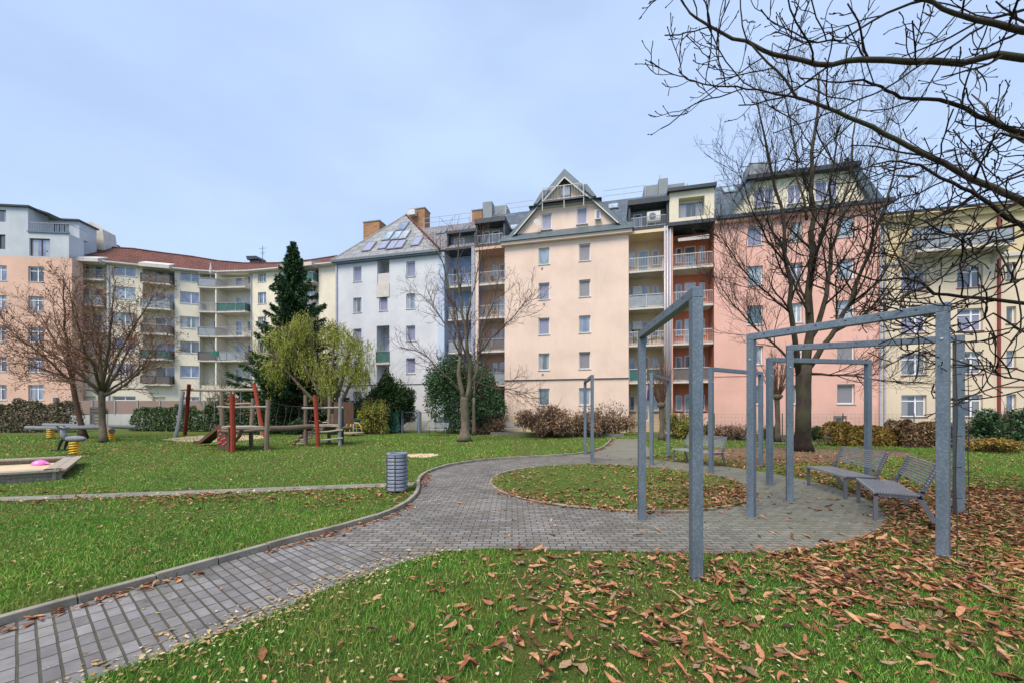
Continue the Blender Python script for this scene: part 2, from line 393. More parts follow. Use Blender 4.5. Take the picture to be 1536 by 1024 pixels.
M['barkbig'] = bark('bark_mossy', srgb(84,74,68,.75), srgb(80,86,62,.8), 5)
M['twig'] = plain('twigs', srgb(88,70,64,.9), .9, var=.25)
M['twigr'] = plain('twigs_reddish', srgb(112,78,64,.9), .9, var=.25)
M['twigd'] = bark('twigs_dark', srgb(56,47,44,.8), srgb(58,60,48,.8), 9)
M['rope'] = plain('rope', srgb(50,46,44), .9)
M['black'] = plain('black_rubber', srgb(34,34,36), .6)
M['yellow'] = plain('yellow_paint', srgb(232,180,32,.95), .4, var=.08)
M['pinkp'] = plain('pink_plastic', srgb(240,130,200,.95), .3, var=.05)
M['redp'] = plain('red_plastic', srgb(196,52,56), .4)
M['binm'] = plain('bin_grey_paint', srgb(152,162,178,.85), .45, .2, var=.08)
M['bluegate'] = plain('blue_paint', srgb(108,134,170,.9), .5)
M['greennet'] = plain('green_screen_net', srgb(70,134,120,.9), .8, var=.2, vs=4)
M['wire'] = plain('fence_wire', srgb(110,116,112), .5, .4)
M['acw'] = plain('ac_unit', srgb(214,214,210,.85), .5)
M['brownwall'] = stucco('brown_wall', srgb(160,138,128,.85))
M['whitewall'] = stucco('whitewashed_wall', srgb(206,208,206,.85), .25, .5)
# ================================================================ ground, paths
def sheet(name, pts, z, mat, kind='structure', sub=None):
    me = bpy.data.meshes.new(name); bm = bmesh.new()
    vs_ = [bm.verts.new((p[0], p[1], 0)) for p in pts]; bm.faces.new(vs_)
    bmesh.ops.triangulate(bm, faces=bm.faces[:]); bmesh.ops.recalc_face_normals(bm, faces=bm.faces[:])
    for f in bm.faces:
        if f.normal.z < 0: f.normal_flip()
    bm.to_mesh(me); bm.free(); me.materials.append(mat)
    o = obj(name, me); o.location = (0, 0, z); o['kind'] = kind
    return o
def smooth_line(pts, it=2):
    pts = [(p[0], p[1]) for p in pts]
    for _ in range(it):
        q = [pts[0]]
        for a, b in zip(pts, pts[1:]):
            q += [(a[0]*.75+b[0]*.25, a[1]*.75+b[1]*.25), (a[0]*.25+b[0]*.75, a[1]*.25+b[1]*.75)]
        pts = q+[pts[-1]]
    return pts
me = MB(); me.add([(-400,-60,0),(400,-60,0),(400,700,0),(-400,700,0)], [(0,1,2,3)])
struct(me.build('ground', M['ground']))
CC, RI, RO = (2.3, 9.0), 2.83, 4.62                # island and plaza circle
left_edge = smooth_line([(-6.4,-.3),(-4.75,1.5)]+[tuple(G(*p)[:2]) for p in [(0,940),(120,905),(300,855),(450,810),(560,782),(612,760),(632,738),(628,717),(660,701),(720,691),(800,686),(872,682),(908,672),(918,658)]], 2)
right_low = [tuple(G(*p)[:2]) for p in [(660,828),(600,845),(500,880),(400,925),(300,960),(150,1015)]]+[(-3.4,1.1),(-4.6,-.6)]
ISL = [(CC[0]+RI*math.cos(a)*(1+.012*math.sin(5*a)), CC[1]+RI*math.sin(a)*(1+.012*math.sin(5*a))) for a in [2*math.pi*i/72 for i in range(72)]]
# plaza outline: left kerb line from the path mouth round to the exit, then the circle on the right
i0 = min(range(len(left_edge)), key=lambda i: abs(left_edge[i][1]-5.0))
i1 = min(range(len(left_edge)), key=lambda i: (left_edge[i][0]-2.5)**2+(left_edge[i][1]-14.5)**2)
arc = [(CC[0]+RO*math.cos(a), CC[1]+RO*math.sin(a)) for a in [rad(75-i*4) for i in range(0, 50)]]
plaza = left_edge[i0:i1+1]+[(5.2, 14.6), (4.6, 13.4)]+arc[3:42]+[(1.3, 4.42), (.4, 4.5), (-.3, 4.52), (-.82, 4.42), (-1.3, 4.3)]
struct(sheet('plaza_paving', plaza, .008, M['pave_plaza']))
path = left_edge[:i0+4]+[(-.8, 5.2)]+right_low
struct(sheet('path', path, .004, M['pave_path']))
pe = left_edge[i1-1:]+[tuple(G(963,658)[:2]), tuple(G(970,668)[:2]), (5.9, 16.4), (5.3, 14.2), (3.5, 13.0)]
struct(sheet('exit_path', pe, .012, M['pave_exit']))
struct(sheet('grass_island', ISL, .016, M['ground']))
# kerb: one run of short stones along the left edge
kb = MB(); L_ = left_edge; rnd = random.Random(3)
def kerb_run(L_, w=.07, h=.075, step=.5):
    pts = [Vector((p[0], p[1], 0)) for p in L_]; out = [pts[0]]; acc = 0
    for a, b in zip(pts, pts[1:]):
        d = (b-a).length
        while acc+d >= step:
            t = (step-acc)/d; a = a+(b-a)*t; out.append(a.copy()); d = (b-a).length; acc = 0
        acc += d
    for a, b in zip(out, out[1:]):
        d = (b-a).normalized(); n = Vector((-d.y, d.x, 0)); hh = h+rnd.uniform(-.006, .006)
        a2, b2 = a+d*.004, b-d*.004
        q = [a2, b2, b2+n*w, a2+n*w]
        kb.add([p-Vector((0, 0, .05)) for p in q]+[p+Vector((0, 0, hh)) for p in q], [(0,3,2,1),(4,5,6,7),(0,1,5,4),(1,2,6,5),(2,3,7,6),(3,0,4,7)])
kerb_run(L_)
struct(kb.build('kerb', M['kerb'], bevel=.006))
kb = MB(); kerb_run([(CC[0]+(RI+.0)*math.cos(a), CC[1]+(RI+.0)*math.sin(a)) for a in [rad(130+i*5) for i in range(0, 40)]], w=.06, h=.03, step=.5)
struct(kb.build('island_kerb', M['kerb'], bevel=.005))
STRIP = [(-16,5.75),(-9.2,6.9),(-6.1,7.5),(-2.7,8.25),(-2.15,8.4),(-2.2,8.8),(-2.8,8.68),(-6.2,7.93),(-9.3,7.3),(-16,6.2)]
struct(sheet('narrow_concrete_path', STRIP, .02, M['path2']))
def ragged(P, amp, seed):
    r = random.Random(seed); q = smooth_line(P+P[:1], 3)[:-1]; cx = sum(p[0] for p in q)/len(q); cy = sum(p[1] for p in q)/len(q)
    return [(cx+(x-cx)*(1+r.uniform(-amp, amp)), cy+(y-cy)*(1+r.uniform(-amp, amp))) for x, y in q]
SOIL = [(7.3,12.6),(9,12.2),(12,13.0),(15,14.5),(16.5,16.5),(13,17.2),(10,17.4),(7.6,16.6),(6.9,14.5)]
struct(sheet('bare_soil_ground', ragged(SOIL, .07, 3), .006, M['soil']))
SAND = [tuple(G(*p)[:2]) for p in [(240,659),(300,652),(390,651),(402,657),(350,661),(290,663)]]
struct(sheet('play_sand_ground', ragged(SAND, .09, 1), .008, M['sand_ground']))
SANDC = [tuple(G(*p)[:2]) for p in [(610,681),(650,679),(660,682),(640,686),(612,686)]]
struct(sheet('worn_sandy_ground', ragged(SANDC, .16, 2), .008, M['sand_ground']))
RAMP = [(16.2,17.5),(17.4,19.2),(24,21),(30,22.5),(30,26),(24.6,24.2),(20.0,21.5),(16.9,20.6),(12.5,20.8),(12.8,20.1),(16,19.6)]
struct(sheet('side_path', RAMP, .008, M['path2']))

def inpoly(P, poly):
    x, y = P[:, 0], P[:, 1]; ins = np.zeros(len(P), bool); n = len(poly)
    for i in range(n):
        x1, y1 = poly[i]; x2, y2 = poly[(i+1) % n]
        if y1 == y2: continue
        c = ((y1 > y) != (y2 > y)) & (x < (x2-x1)*(y-y1)/(y2-y1)+x1); ins ^= c
    return ins
def is_paved(P, soft=False):
    a = inpoly(P, plaza) | inpoly(P, path) | inpoly(P, pe)
    a &= ~inpoly(P, ISL)
    a |= inpoly(P, STRIP)
    return a
def vnoise(P, s, seed=0):
    """cheap smooth value noise on the plan"""
    r = np.random.RandomState(seed).rand(64, 64); q = P*s+100.3
    i = np.floor(q).astype(int); f = q-i; f = f*f*(3-2*f)
    a = r[i[:, 0] % 64, i[:, 1] % 64]; b = r[(i[:, 0]+1) % 64, i[:, 1] % 64]
    c = r[i[:, 0] % 64, (i[:, 1]+1) % 64]; d = r[(i[:, 0]+1) % 64, (i[:, 1]+1) % 64]
    return (a*(1-f[:, 0])+b*f[:, 0])*(1-f[:, 1])+(c*(1-f[:, 0])+d*f[:, 0])*f[:, 1]
# ================================================================ facade tools
class Fr:
    """a vertical facade plane: origin, direction along it, and its house Empty"""
    def __init__(s, x0, y0, x1, y1, house=None):
        s.o = Vector((x0, y0, 0)); s.d = (Vector((x1, y1, 0))-s.o); s.len = s.d.length; s.d.normalize()
        s.n = Vector((-s.d.y, s.d.x, 0)); s.ang = math.atan2(s.d.y, s.d.x); s.h = house
        if s.n.y < 0: pass
    def sz(s, px, py, t=0):
        r = Vector(((px-CX)/F, 1, 0)); o = s.o+s.n*t
        # r*k = o + d*q
        det = r.x*(-s.d.y)+r.y*s.d.x
        k = (o.x*(-s.d.y)+o.y*s.d.x)/det
        q = (r*k-o).dot(s.d)
        return q, H0+(CY-py)/F*k
    def s(s, px, t=0): return s.sz(px, 0, t)[0]
    def z(s, px, py, t=0): return s.sz(px, py, t)[1]
    def put(s, o, q=0, t=0, z=0, parent=None):
        p = parent or s.h; o.parent = p
        w_ = s.o+s.d*q+s.n*t+Vector((0, 0, z))
        v = w_-p.location; v.rotate(Matrix.Rotation(-p.rotation_euler.z, 3, 'Z')); o.location = v
        o.rotation_euler = (0, 0, s.ang-p.rotation_euler.z); return o
def wall_mesh(m, s0, s1, z0, z1, holes, t=0, depth=.24, thick=.3, top=None):
    xs = sorted({s0, s1, *[min(max(h[0], s0), s1) for h in holes], *[min(max(h[1], s0), s1) for h in holes]})
    zs = sorted({z0, z1, *[min(max(h[2], z0), z1) for h in holes], *[min(max(h[3], z0), z1) for h in holes]})
    for a, b in zip(xs, xs[1:]):
        for c, d in zip(zs, zs[1:]):
            mx_, mz = (a+b)/2, (c+d)/2
            if any(h[0] < mx_ < h[1] and h[2] < mz < h[3] for h in holes): continue
            m.add([(a,t,c),(b,t,c),(b,t,d),(a,t,d)], [(0,1,2,3)])
    for h in holes:
        a, b, c, d = h[:4]; dp = h[4] if len(h) > 4 else depth; e = t+dp
        m.add([(a,t,c),(b,t,c),(b,t,d),(a,t,d),(a,e,c),(b,e,c),(b,e,d),(a,e,d)], [(0,4,5,1),(1,5,6,2),(2,6,7,3),(3,7,4,0)])
        if len(h) <= 5 or h[5]: m.add([(a,e,c),(b,e,c),(b,e,d),(a,e,d)], [(0,1,2,3)])
WCACHE = {}
def window(fr, q, z0, w_, h_, kind='one', glassk='g_blue', frame='pvc', sill='sill', t=.17, parent=None):
    """q: centre along the wall, z0: bottom. frame mesh with pane and sill below it"""
    w_, h_ = round(w_, 2), round(h_, 2)
    key = (w_, h_, kind, frame)
    if key not in WCACHE:
        m = MB(); fw = .07; x = w_/2; d = .06
        m.box(-x, -x+fw, 0, d, 0, h_).box(x-fw, x, 0, d, 0, h_).box(-x+fw, x-fw, 0, d, 0, fw).box(-x+fw, x-fw, 0, d, h_-fw, h_)
        if kind in ('two', 'cross', 'crossasym'):
            c = .05 if kind != 'crossasym' else .12*w_
            m.box(c-.05, c+.05, -.005, d-.005, fw, h_-fw)
        if kind in ('cross', 'crossasym'):
            m.box(-x+fw, c-.05, 0, d, h_*.7, h_*.7+.08); m.box(c+.05, x-fw, 0, d, h_*.7, h_*.7+.08)
        if kind == 'three':
            for c in (-w_/6, w_/6): m.box(c-.04, c+.04, -.005, d-.005, fw, h_-fw)
        if kind == 'door': m.box(-x+fw, x-fw, 0, d, h_*.38, h_*.38+.07)
        fm = m.mesh('window_frame', M[frame])
        p = MB(); p.box(-x+.04, x-.04, .03, .05, .04, h_-.04)
        WCACHE[key] = (fm, p)
    fm, p = WCACHE[key]
    o = obj('door' if kind == 'door' else 'window', fm); fr.put(o, q, t, z0, parent)
    k2 = key+(glassk,)
    if k2 not in WCACHE: WCACHE[k2] = p.mesh('window_pane', M[glassk])
    obj('pane', WCACHE[k2], o)
    if sill:
        k3 = ('sill', w_, sill)
        if k3 not in WCACHE:
            s_ = MB(); s_.box(-w_/2-.06, w_/2+.06, -.225, .0, -.05, .0); WCACHE[k3] = s_.mesh('window_sill', M[sill])
        obj('sill', WCACHE[k3], o)
    return o
def balcony(fr, a, b, z, t0, t1, rail='bars', rmat='rail', pmat='panel_grey', slabm='slab', h=1.0, sides=(1, 1), parent=None, slab=.16, pitch=.12):
    """slab from t0 (outer) to t1 (wall), top at z"""
    w_ = b-a; m = MB(); m.box(0, w_, 0, t1-t0, -slab, 0)
    o = m.build('balcony', M[slabm]); fr.put(o, a, t0, z, parent)
    r = MB(); e = .04; D = t1-t0-.02
    def run(p, q_):
        p, q_ = Vector(p), Vector(q_); L = (q_-p).length; n = max(1, int(L/pitch))
        r.bar(p+Vector((0, 0, h)), q_+Vector((0, 0, h)), .045); r.bar(p+Vector((0, 0, .08)), q_+Vector((0, 0, .08)), .03)
        if rail == 'bars':
            for i in range(n+1):
                c = p.lerp(q_, i/n); r.bar(c+Vector((0, 0, .08)), c+Vector((0, 0, h)), .016)
        else:
            k = max(1, int(L/1.1))
            for i in range(k+1):
                c = p.lerp(q_, i/k); r.bar(c, c+Vector((0, 0, h)), .04)
    run((e, e, 0), (w_-e, e, 0))
    if sides[0]: run((e, e, 0), (e, D, 0))
    if sides[1]: run((w_-e, e, 0), (w_-e, D, 0))
    r.build('railing', M[rmat], o)
    if rail in ('panel', 'both', 'barspanel'):
        pm = MB(); pm.box(e+.02, w_-e-.02, e+.03, e+.045, .1, h-.06)
        if sides[0]: pm.box(e-.005, e+.01, e+.05, D, .1, h-.06)
        if sides[1]: pm.box(w_-e-.01, w_-e+.005, e+.05, D, .1, h-.06)
        pm.build('screen', M[pmat], o)
    return o
def boxpart(fr, name, a, b, t0, t1, z0, z1, mat, parent=None, bevel=0):
    m = MB(); m.box(a, b, t0, t1, z0, z1); o = m.build(name, M[mat] if isinstance(mat, str) else mat, bevel=bevel)
    return fr.put(o, 0, 0, 0, parent)
def part(fr, name, m, mats, parent=None, smooth=False):
    o = m.build(name, mats, smooth=smooth); return fr.put(o, 0, 0, 0, parent)
def chimney(fr, px0, px1, py, t, zb, dep, mat='brick', cap=True, parent=None):
    a, b = fr.s(px0, t), fr.s(px1, t); z = fr.z((px0+px1)/2, py, t)
    m = MB(); m.box(a, b, t, t+dep, zb, z)
    # object origin at its base so that the brick pattern runs upright
    o = m.build('chimney', M[mat]); fr.put(o, 0, 0, 0, parent)
    if cap:
        c = MB(); c.box(a-.06, b+.06, t-.06, t+dep+.06, z, z+.1); fr.put(c.build('chimney_cap', M['mgrey']), 0, 0, 0, parent)
    return o
def skylight(fr, px, py, w_, L_, t, z, slope, parent=None, gl='g_pale'):
    """roof window lying on a slope rising backwards"""
    m = MB(); m.box(-w_/2, w_/2, 0, L_, 0, .08); o = m.build('roof_window', M['greyframe'])
    q = fr.s(px, t); fr.put(o, q, t, z, parent)
    hz = (parent or fr.h).rotation_euler.z
    o.rotation_euler = (Matrix.Rotation(fr.ang-hz, 3, 'Z') @ Matrix.Rotation(slope, 3, 'X')).to_euler()
    p = MB(); p.box(-w_/2+.08, w_/2-.08, .08, L_-.08, .06, .1); p.build('pane', M[gl], o); return o
def roof_rail(fr, px0, px1, t, z0, z1, parent=None):
    a, b = fr.s(px0, t), fr.s(px1, t); m = MB(); n = max(2, int((b-a)/1.6))
    for i in range(n+1):
        f = i/n; q = a+(b-a)*f; z = z0+(z1-z0)*f; m.bar((q, t, z), (q, t, z+1.0), .04)
    for h in (.5, 1.0): m.bar((a, t, z0+h), (b, t, z1+h), .035)
    return part(fr, 'roof_railing', m, M['rail'], parent)
# ================================================================ the row on the right: one common street line
RA, RB = 32.7, -.243
def row_pt(px):
    Y = RA/(1-RB*(px-CX)/F); return ((px-CX)/F*Y, Y)
WT = [3.58, 6.49, 9.4, 12.3, 15.2]; WH = 1.38; EAVE = 15.87; SL = [4.0, 6.9, 9.8, 12.7]
R = random.Random(11)
def house(name, label, cat, px0, px1):
    p = row_pt(px0); q = row_pt(px1)
    fr = Fr(*p, *q); h = thing(name, label, cat, (p[0], p[1], 0), fr.ang); fr.h = h
    return fr, h
def recess(fr, px0, px1, wallm, depth, zt, doors, floors=SL, jamb=.0):
    """recessed balcony bay: back wall, side walls, ceiling"""
    a, b = fr.s(px0), fr.s(px1); m = MB()
    holes = []
    for zf in [0.9]+floors:
        for (f, w_, kind) in doors:
            q = a+(b-a)*f
            if kind == 'door': holes.append((q-w_/2, q+w_/2, zf+.02, zf+2.15))
            else: holes.append((q-w_/2, q+w_/2, zf+.85, zf+2.1))
    wall_mesh(m, a, b, 0, zt, holes, t=depth, depth=.12)
    m.add([(a,.0,0),(a,depth,0),(a,depth,zt),(a,.0,zt)], [(0,1,2,3)]); m.add([(b,.0,0),(b,depth,0),(b,depth,zt),(b,.0,zt)], [(3,2,1,0)])
    part(fr, 'recessed_wall', m, M[wallm])
    for zf in [0.9]+floors:
        for (f, w_, kind) in doors:
            q = a+(b-a)*f
            g = R.choice(['g_dark', 'g_blue', 'g_pale', 'g_teal', 'g_lilac'])
            if kind == 'door': window(fr, q, zf+.02, w_, 2.12, 'door', g, sill=None, t=depth+.05)
            else: window(fr, q, zf+.85, w_, 1.24, 'one', g, t=depth+.05)
    return a, b
# ---------------------------------------------------------------- white house with the blue bay
fr, hs = house('apartment_house', 'white apartment house with pale blue balcony bay and tall grey hipped roof with skylights', 'apartment house', 505, 712)
sW0, sW1 = 0, fr.s(657); sB1 = fr.s(713)
cols = [(536, .86), (575, .86), (616, .88)]
holes = []; wins = []
for ci, (px, w_) in enumerate(cols):
    q = fr.s(px)
    for k, zt in enumerate(WT):
        if ci == 1 and k in (1, 2, 4): continue      # loggia column
        holes.append((q-w_/2, q+w_/2, zt-WH, zt)); wins.append((q, zt-WH, w_, k, ci))
lg = [(fr.s(566), fr.s(584), 12.75, 15.65, 1.3), (fr.s(565), fr.s(584), 4.3, 6.0, 1.3), (fr.s(565), fr.s(584), 6.15, 9.55, 1.3)]
m = MB(); wall_mesh(m, sW0, sW1, 0, EAVE, holes+lg)
m.add([(sW1,0,0),(sW1,1.5,0),(sW1,1.5,EAVE),(sW1,0,EAVE)], [(0,1,2,3)]); m.add([(0,0,0),(0,9,0),(0,9,EAVE),(0,0,EAVE)], [(0,1,2,3)])
m.add([(0,9,0),(sB1,9,0),(sB1,9,EAVE),(0,9,EAVE)], [(0,1,2,3)])
part(fr, 'wall', m, M['white'])
for q, z0, w_, k, ci in wins:
    window(fr, q, z0, w_, WH, 'one', R.choice(['g_lilac', 'g_dark', 'g_blue', 'g_lilac']) if k < 4 else 'g_lilac')
for (a, b, z0, z1, dp) in lg:
    if z1 > 9: window(fr, (a+b)/2+.1, z0+.9, .5, 1.3, 'one', 'g_dark', t=dp-.04)
boxpart(fr, 'parapet', lg[0][0]-.06, lg[0][1]+.02, -.07, .0, 12.15, 13.4, 'slab'); boxpart(fr, 'parapet', lg[0][0]+.05, lg[0][1]-.02, .02, .08, 13.4, 14.35, 'trim')
balcony(fr, lg[2][0]-.05, lg[2][1]+.05, 6.15, -.12, .9, 'panel', 'rail', 'panel_green', h=1.05, sides=(1, 1))
boxpart(fr, 'plinth', -.02, sW1+.02, -.05, .0, 0, .9, 'whitewall')
boxpart(fr, 'downpipe', -.02, .1, -.14, -.02, 0, EAVE, 'pipe')
boxpart(fr, 'string_course', .15, sW1-.02, -.03, .0, 4.1, 4.16, 'darkmetal')
window(fr, fr.s(616), 1.2, .75, .5, 'one', 'g_dark', t=-.04)
# blue recess
doors = [(.28, .45, 'win'), (.5, .45, 'win'), (.78, .8, 'door')]
a, b = recess(fr, 657, 713, 'blue', 1.5, EAVE-.1, doors)
for k, zf in enumerate(SL):
    balcony(fr, a+.9, b-.02, zf, .12, 1.5, 'both' if k != 3 else 'bars', 'rail', ['panel_green', 'panel_grey', 'panel_grey', 'panel_grey'][k], slabm='slab', sides=(1, 0))
boxpart(fr, 'bay_pier', a, a+.6, .0, 1.5, 0, EAVE-.1, M['paleblue'])
boxpart(fr, 'bay_pier', b-.35, b, .0, .1, 0, EAVE-.1, M['white'])
for i, px in enumerate((709, 711.5)): q = fr.s(px); boxpart(fr, 'downpipe', q-.05, q+.05, -.14, -.03, 0, EAVE, 'pipe')
# hipped roof over the projecting white front
def zt(px, py, t): return fr.z(px, py, t)
m = MB(); ov = .35
apx = fr.s(609, 5); az = fr.z(609, 323, 5); z0 = EAVE
A = (-.35, -ov, z0); B_ = (sW1+.25, -ov, z0); C_ = (apx, 5, az); D_ = (apx, 11, az); E = (-.35, 11, z0); G_ = (sW1+.25, 11, z0)
fl = (1.0, .9, z0+.7)   # flared foot of the slope
m.add([A, B_, C_], [(0, 1, 2)]); m.add([B_, G_, D_, C_], [(0, 1, 2, 3)]); m.add([E, A, C_, D_], [(0, 1, 2, 3)])
m.add([A, B_, G_, E], [(3, 2, 1, 0)])
o = part(fr, 'roof', m, M['eternit'])
sl = math.atan2(az-z0, 5+ov)
def on_slope(px, py):
    """point of the front slope seen at a pixel"""
    best = min(((abs(fr.z(px, py, t)-(z0+(t+ov)*math.tan(sl))), t) for t in [i*.05-.3 for i in range(110)]))
    return best[1], z0+(best[1]+ov)*math.tan(sl)
for px, py, w_, L_ in [(549,378,.95,1.7),(572,375,.85,1.5),(585,375,.85,1.5),(597,374,.85,1.5),(578,362,.85,1.7),(591,361,.85,1.7),(603,360,.85,1.7),(600,347,.95,1.7),(622,370,.85,1.6)]:
    t, z = on_slope(px, py)
    skylight(fr, px, py, w_, L_, t, z+.02, sl, gl=R.choice(['g_pale', 'g_blue']) if py < 370 else 'g_lilac')
m = MB(); m.bar((B_[0], B_[1], B_[2]+.05), (apx, 5, az+.05), .18, .12); part(fr, 'hip_tiles', m, M['redtile'])
m = MB(); m.bar((A[0], A[1], A[2]+.04), (apx, 5, az+.05), .14, .08); part(fr, 'verge', m, M['slab'])
m = MB(); m.box(-.35, sW1+.25, -ov-.08, -ov+.04, EAVE-.2, EAVE); m.box(-.3, sW1+.2, -ov+.04, 0, EAVE-.32, EAVE-.2); part(fr, 'gutter', m, M['gutter'])
# rear main roof over the bay
zr = fr.z(690, 336, 5.5)
m = MB(); a0 = fr.s(620, 5.5); m.prism([(-.1, EAVE), (5.5, zr), (11, EAVE)], apx-1, sB1, 'x'); part(fr, 'main_roof', m, M['oldtile'])
sl2 = math.atan2(zr-EAVE, 5.6)
for px, py in ((660, 352), (694, 347)):
    best = min(((abs(fr.z(px, py, t)-(EAVE+(t+.1)*math.tan(sl2))), t) for t in [i*.05 for i in range(110)]))
    skylight(fr, px, py, .9, 1.3, best[1], EAVE+(best[1]+.1)*math.tan(sl2)+.02, sl2, gl='g_dark')
m = MB(); qa, qb = fr.s(668), fr.s(712)
m.box(qa, qb, -.1, 2.5, EAVE-.1, EAVE+.1); m.box(qa, qb, .2, 2.8, EAVE+1.5, EAVE+1.75); m.box(qa, qa+.15, .3, 2.6, EAVE, EAVE+1.5); m.box(qb-.15, qb, .3, 2.6, EAVE, EAVE+1.5)
part(fr, 'dormer', m, M['darkmetal'])
m = MB(); m.box(qa+.15, qb-.15, .9, 1.2, EAVE+.1, EAVE+1.5); part(fr, 'dormer_wall', m, M['mgrey'])
window(fr, (qa+qb)/2-.4, EAVE+.3, 1.0, 1.0, 'two', 'g_dark', t=.85, sill=None)
chimney(fr, 545, 569, 333, 6, EAVE, 1.2); chimney(fr, 613, 637, 314, 7, EAVE, 1.3)
chimney(fr, 708, 723, 316, 5.2, EAVE+2, 1.2)
o = boxpart(fr, 'air_conditioner', fr.s(612, 6.4), fr.s(622, 6.4), 6.4, 6.9, fr.z(617, 322, 6.4), fr.z(617, 314, 6.4), 'acw')
roof_rail(fr, 636, 706, 5.5, zr, zr)
chimney(fr, 724, 738, 303, 5.2, EAVE+2, 1.6, 'mgrey', False); chimney(fr, 738, 760, 309, 5.6, EAVE+2, 1.4, 'mgrey', False)

# ---------------------------------------------------------------- cream house with steep gable
fr, hs = house('gabled_house', 'cream apartment house with steep slate gable and open loggia at the peak', 'apartment house', 713, 1003)
s0, s1, s2, s3 = 0, fr.s(757), fr.s(943), fr.s(1003)
holes = []; wins = []
for px, w_ in ((816, .9), (877, .9)):
    q = fr.s(px)
    for k, ztop in enumerate(WT):
        holes.append((q-w_/2, q+w_/2, ztop-WH, ztop)); wins.append((q, ztop-WH, w_, k))
m = MB(); wall_mesh(m, s1, s2, 0, EAVE, holes)
for q in (s1, s2): m.add([(q,0,0),(q,1.6,0),(q,1.6,EAVE),(q,0,EAVE)], [(0,1,2,3)])
m.add([(0,10,0),(s3,10,0),(s3,10,EAVE),(0,10,EAVE)], [(0,1,2,3)])
part(fr, 'wall', m, M['cream'])
gk = {(0, 4): 'g_pale', (0, 3): 'g_lilac', (0, 2): 'g_lilac', (0, 1): 'g_teal', (0, 0): 'g_teal', (1, 4): 'g_blind', (1, 3): 'g_blind', (1, 2): 'g_blue', (1, 1): 'g_blind', (1, 0): 'g_blue'}
for q, z0, w_, k in wins: window(fr, q, z0, w_, WH, 'one', gk[(0 if q < (s1+s2)/2 else 1, k)])
boxpart(fr, 'string_course', s1-.02, s2+.02, -.05, .0, 4.28, 4.34, 'darkmetal')
m = MB(); m.bar((s1, -.09, 4.32), (s2, -.09, 4.3), .02); part(fr, 'cable', m, M['darkmetal'])
boxpart(fr, 'plinth', s1-.02, s2+.02, -.04, .0, 0, 1.3, 'sand')
# vents
for px, py in ((813, 403), (816, 456), (814, 561)):
    q, z = fr.sz(px, py); boxpart(fr, 'vent', q-.07, q+.07, -.04, 0, z-.07, z+.07, 'brownwall')
# eaves cornice and slate skirt
m = MB(); m.box(s1-.25, s2+.25, -.35, .0, EAVE-.25, EAVE); part(fr, 'cornice', m, M['cream'])
m = MB(); m.prism([(-.5, EAVE), (.12, EAVE+.75), (.12, EAVE)], s1-.3, s2+.35, 'x'); part(fr, 'skirt_roof', m, M['slateflat'])
sc_ = fr.s(847); pz = fr.z(847, 256)
zb = EAVE; hw1 = sc_-fr.s(755)+.05; hw2 = fr.s(948)-sc_
def gx(z, side): return sc_+side*(pz-z)/(pz-zb)*(hw1 if side < 0 else hw2)
# gable wall (trapezoid) with three windows
zg0, zg1 = EAVE+.6, fr.z(847, 307)
th = .5
def inner(z, side, u=.36): return gx(z, side)-side*u*1.3
g1, g2, g3 = fr.s(820, .12), fr.s(873, .12), fr.s(897, .12)
gz = [(g1, .84, 16.72, 18.05), (g2, .84, 16.85, 18.25), (g3, .4, 17.05, 17.85)]
m = MB(); pts = [(inner(zg0, -1), zg0), (inner(zg0, 1), zg0), (inner(zg1, 1), zg1), (inner(zg1, -1), zg1)]
xs = sorted([g1-.42, g1+.42, g2-.42, g2+.42, g3-.2, g3+.2])
# central rectangle with openings, sloped cheeks beside it
ra, rb = inner(zg1, -1), inner(zg1, 1)
wall_mesh(m, ra, rb, zg0, zg1, [(q-w_/2, q+w_/2, a_, b_) for q, w_, a_, b_ in gz if ra < q-w_/2 and q+w_/2 < rb], t=.12)
m.add([(inner(zg0, -1), .12, zg0), (ra, .12, zg0), (ra, .12, zg1)], [(0, 1, 2)])
m.add([(rb, .12, zg0), (inner(zg0, 1), .12, zg0), (rb, .12, zg1)], [(0, 1, 2)])
part(fr, 'gable_wall', m, M['cream'])
for q, w_, a_, b_ in gz: window(fr, q, a_, w_, b_-a_, 'one', R.choice(['g_blue', 'g_lilac']), t=.22 if ra < q-w_/2 and q+w_/2 < rb else .06)
# slate gable roof with broad verge bands
m = MB()
for side in (-1, 1):
    zm = zg1+.1
    for (za_, zc_, ia, ic) in ((zb, zm, inner(zb, side), inner(zm, side)), (zm, pz, inner(zm, side, .42), sc_)):
        e0, e1, i1_, i0_ = (gx(za_, side), za_), (gx(zc_, side), zc_), (ic, zc_ if zc_ < pz else pz-.66), (ia, za_)
        m.prism([e0, e1, i1_, i0_] if side < 0 else [e1, e0, i0_, i1_], -.2, .3, 'y')
    e0 = (gx(zb, side), zb); m.add([(e0[0], -.2, e0[1]+.02), (sc_, -.2, pz+.02), (sc_, 8, pz+.02), (e0[0], 8, e0[1]+.02)], [(0, 1, 2, 3)])
part(fr, 'gable_roof', m, M['slateflat'])
m = MB()
for side in (-1, 1):
    m.bar((inner(zg0, side), -.215, zg0), (inner(zg1, side), -.215, zg1), .05, .09); m.bar((inner(zg1+.3, side, .42), -.215, zg1+.3), (sc_, -.215, pz-.69), .05, .09)
m.bar((ra-.1, .0, zg1-.04), (rb+.1, .0, zg1-.04), .1, .1)
part(fr, 'white_verge_trim', m, M['trim'])
m = MB(); m.prism([(-.42, zg1), (.3, zg1+.3), (.3, zg1)], inner(zg1, -1)-.75, inner(zg1, 1)+.75, 'x')
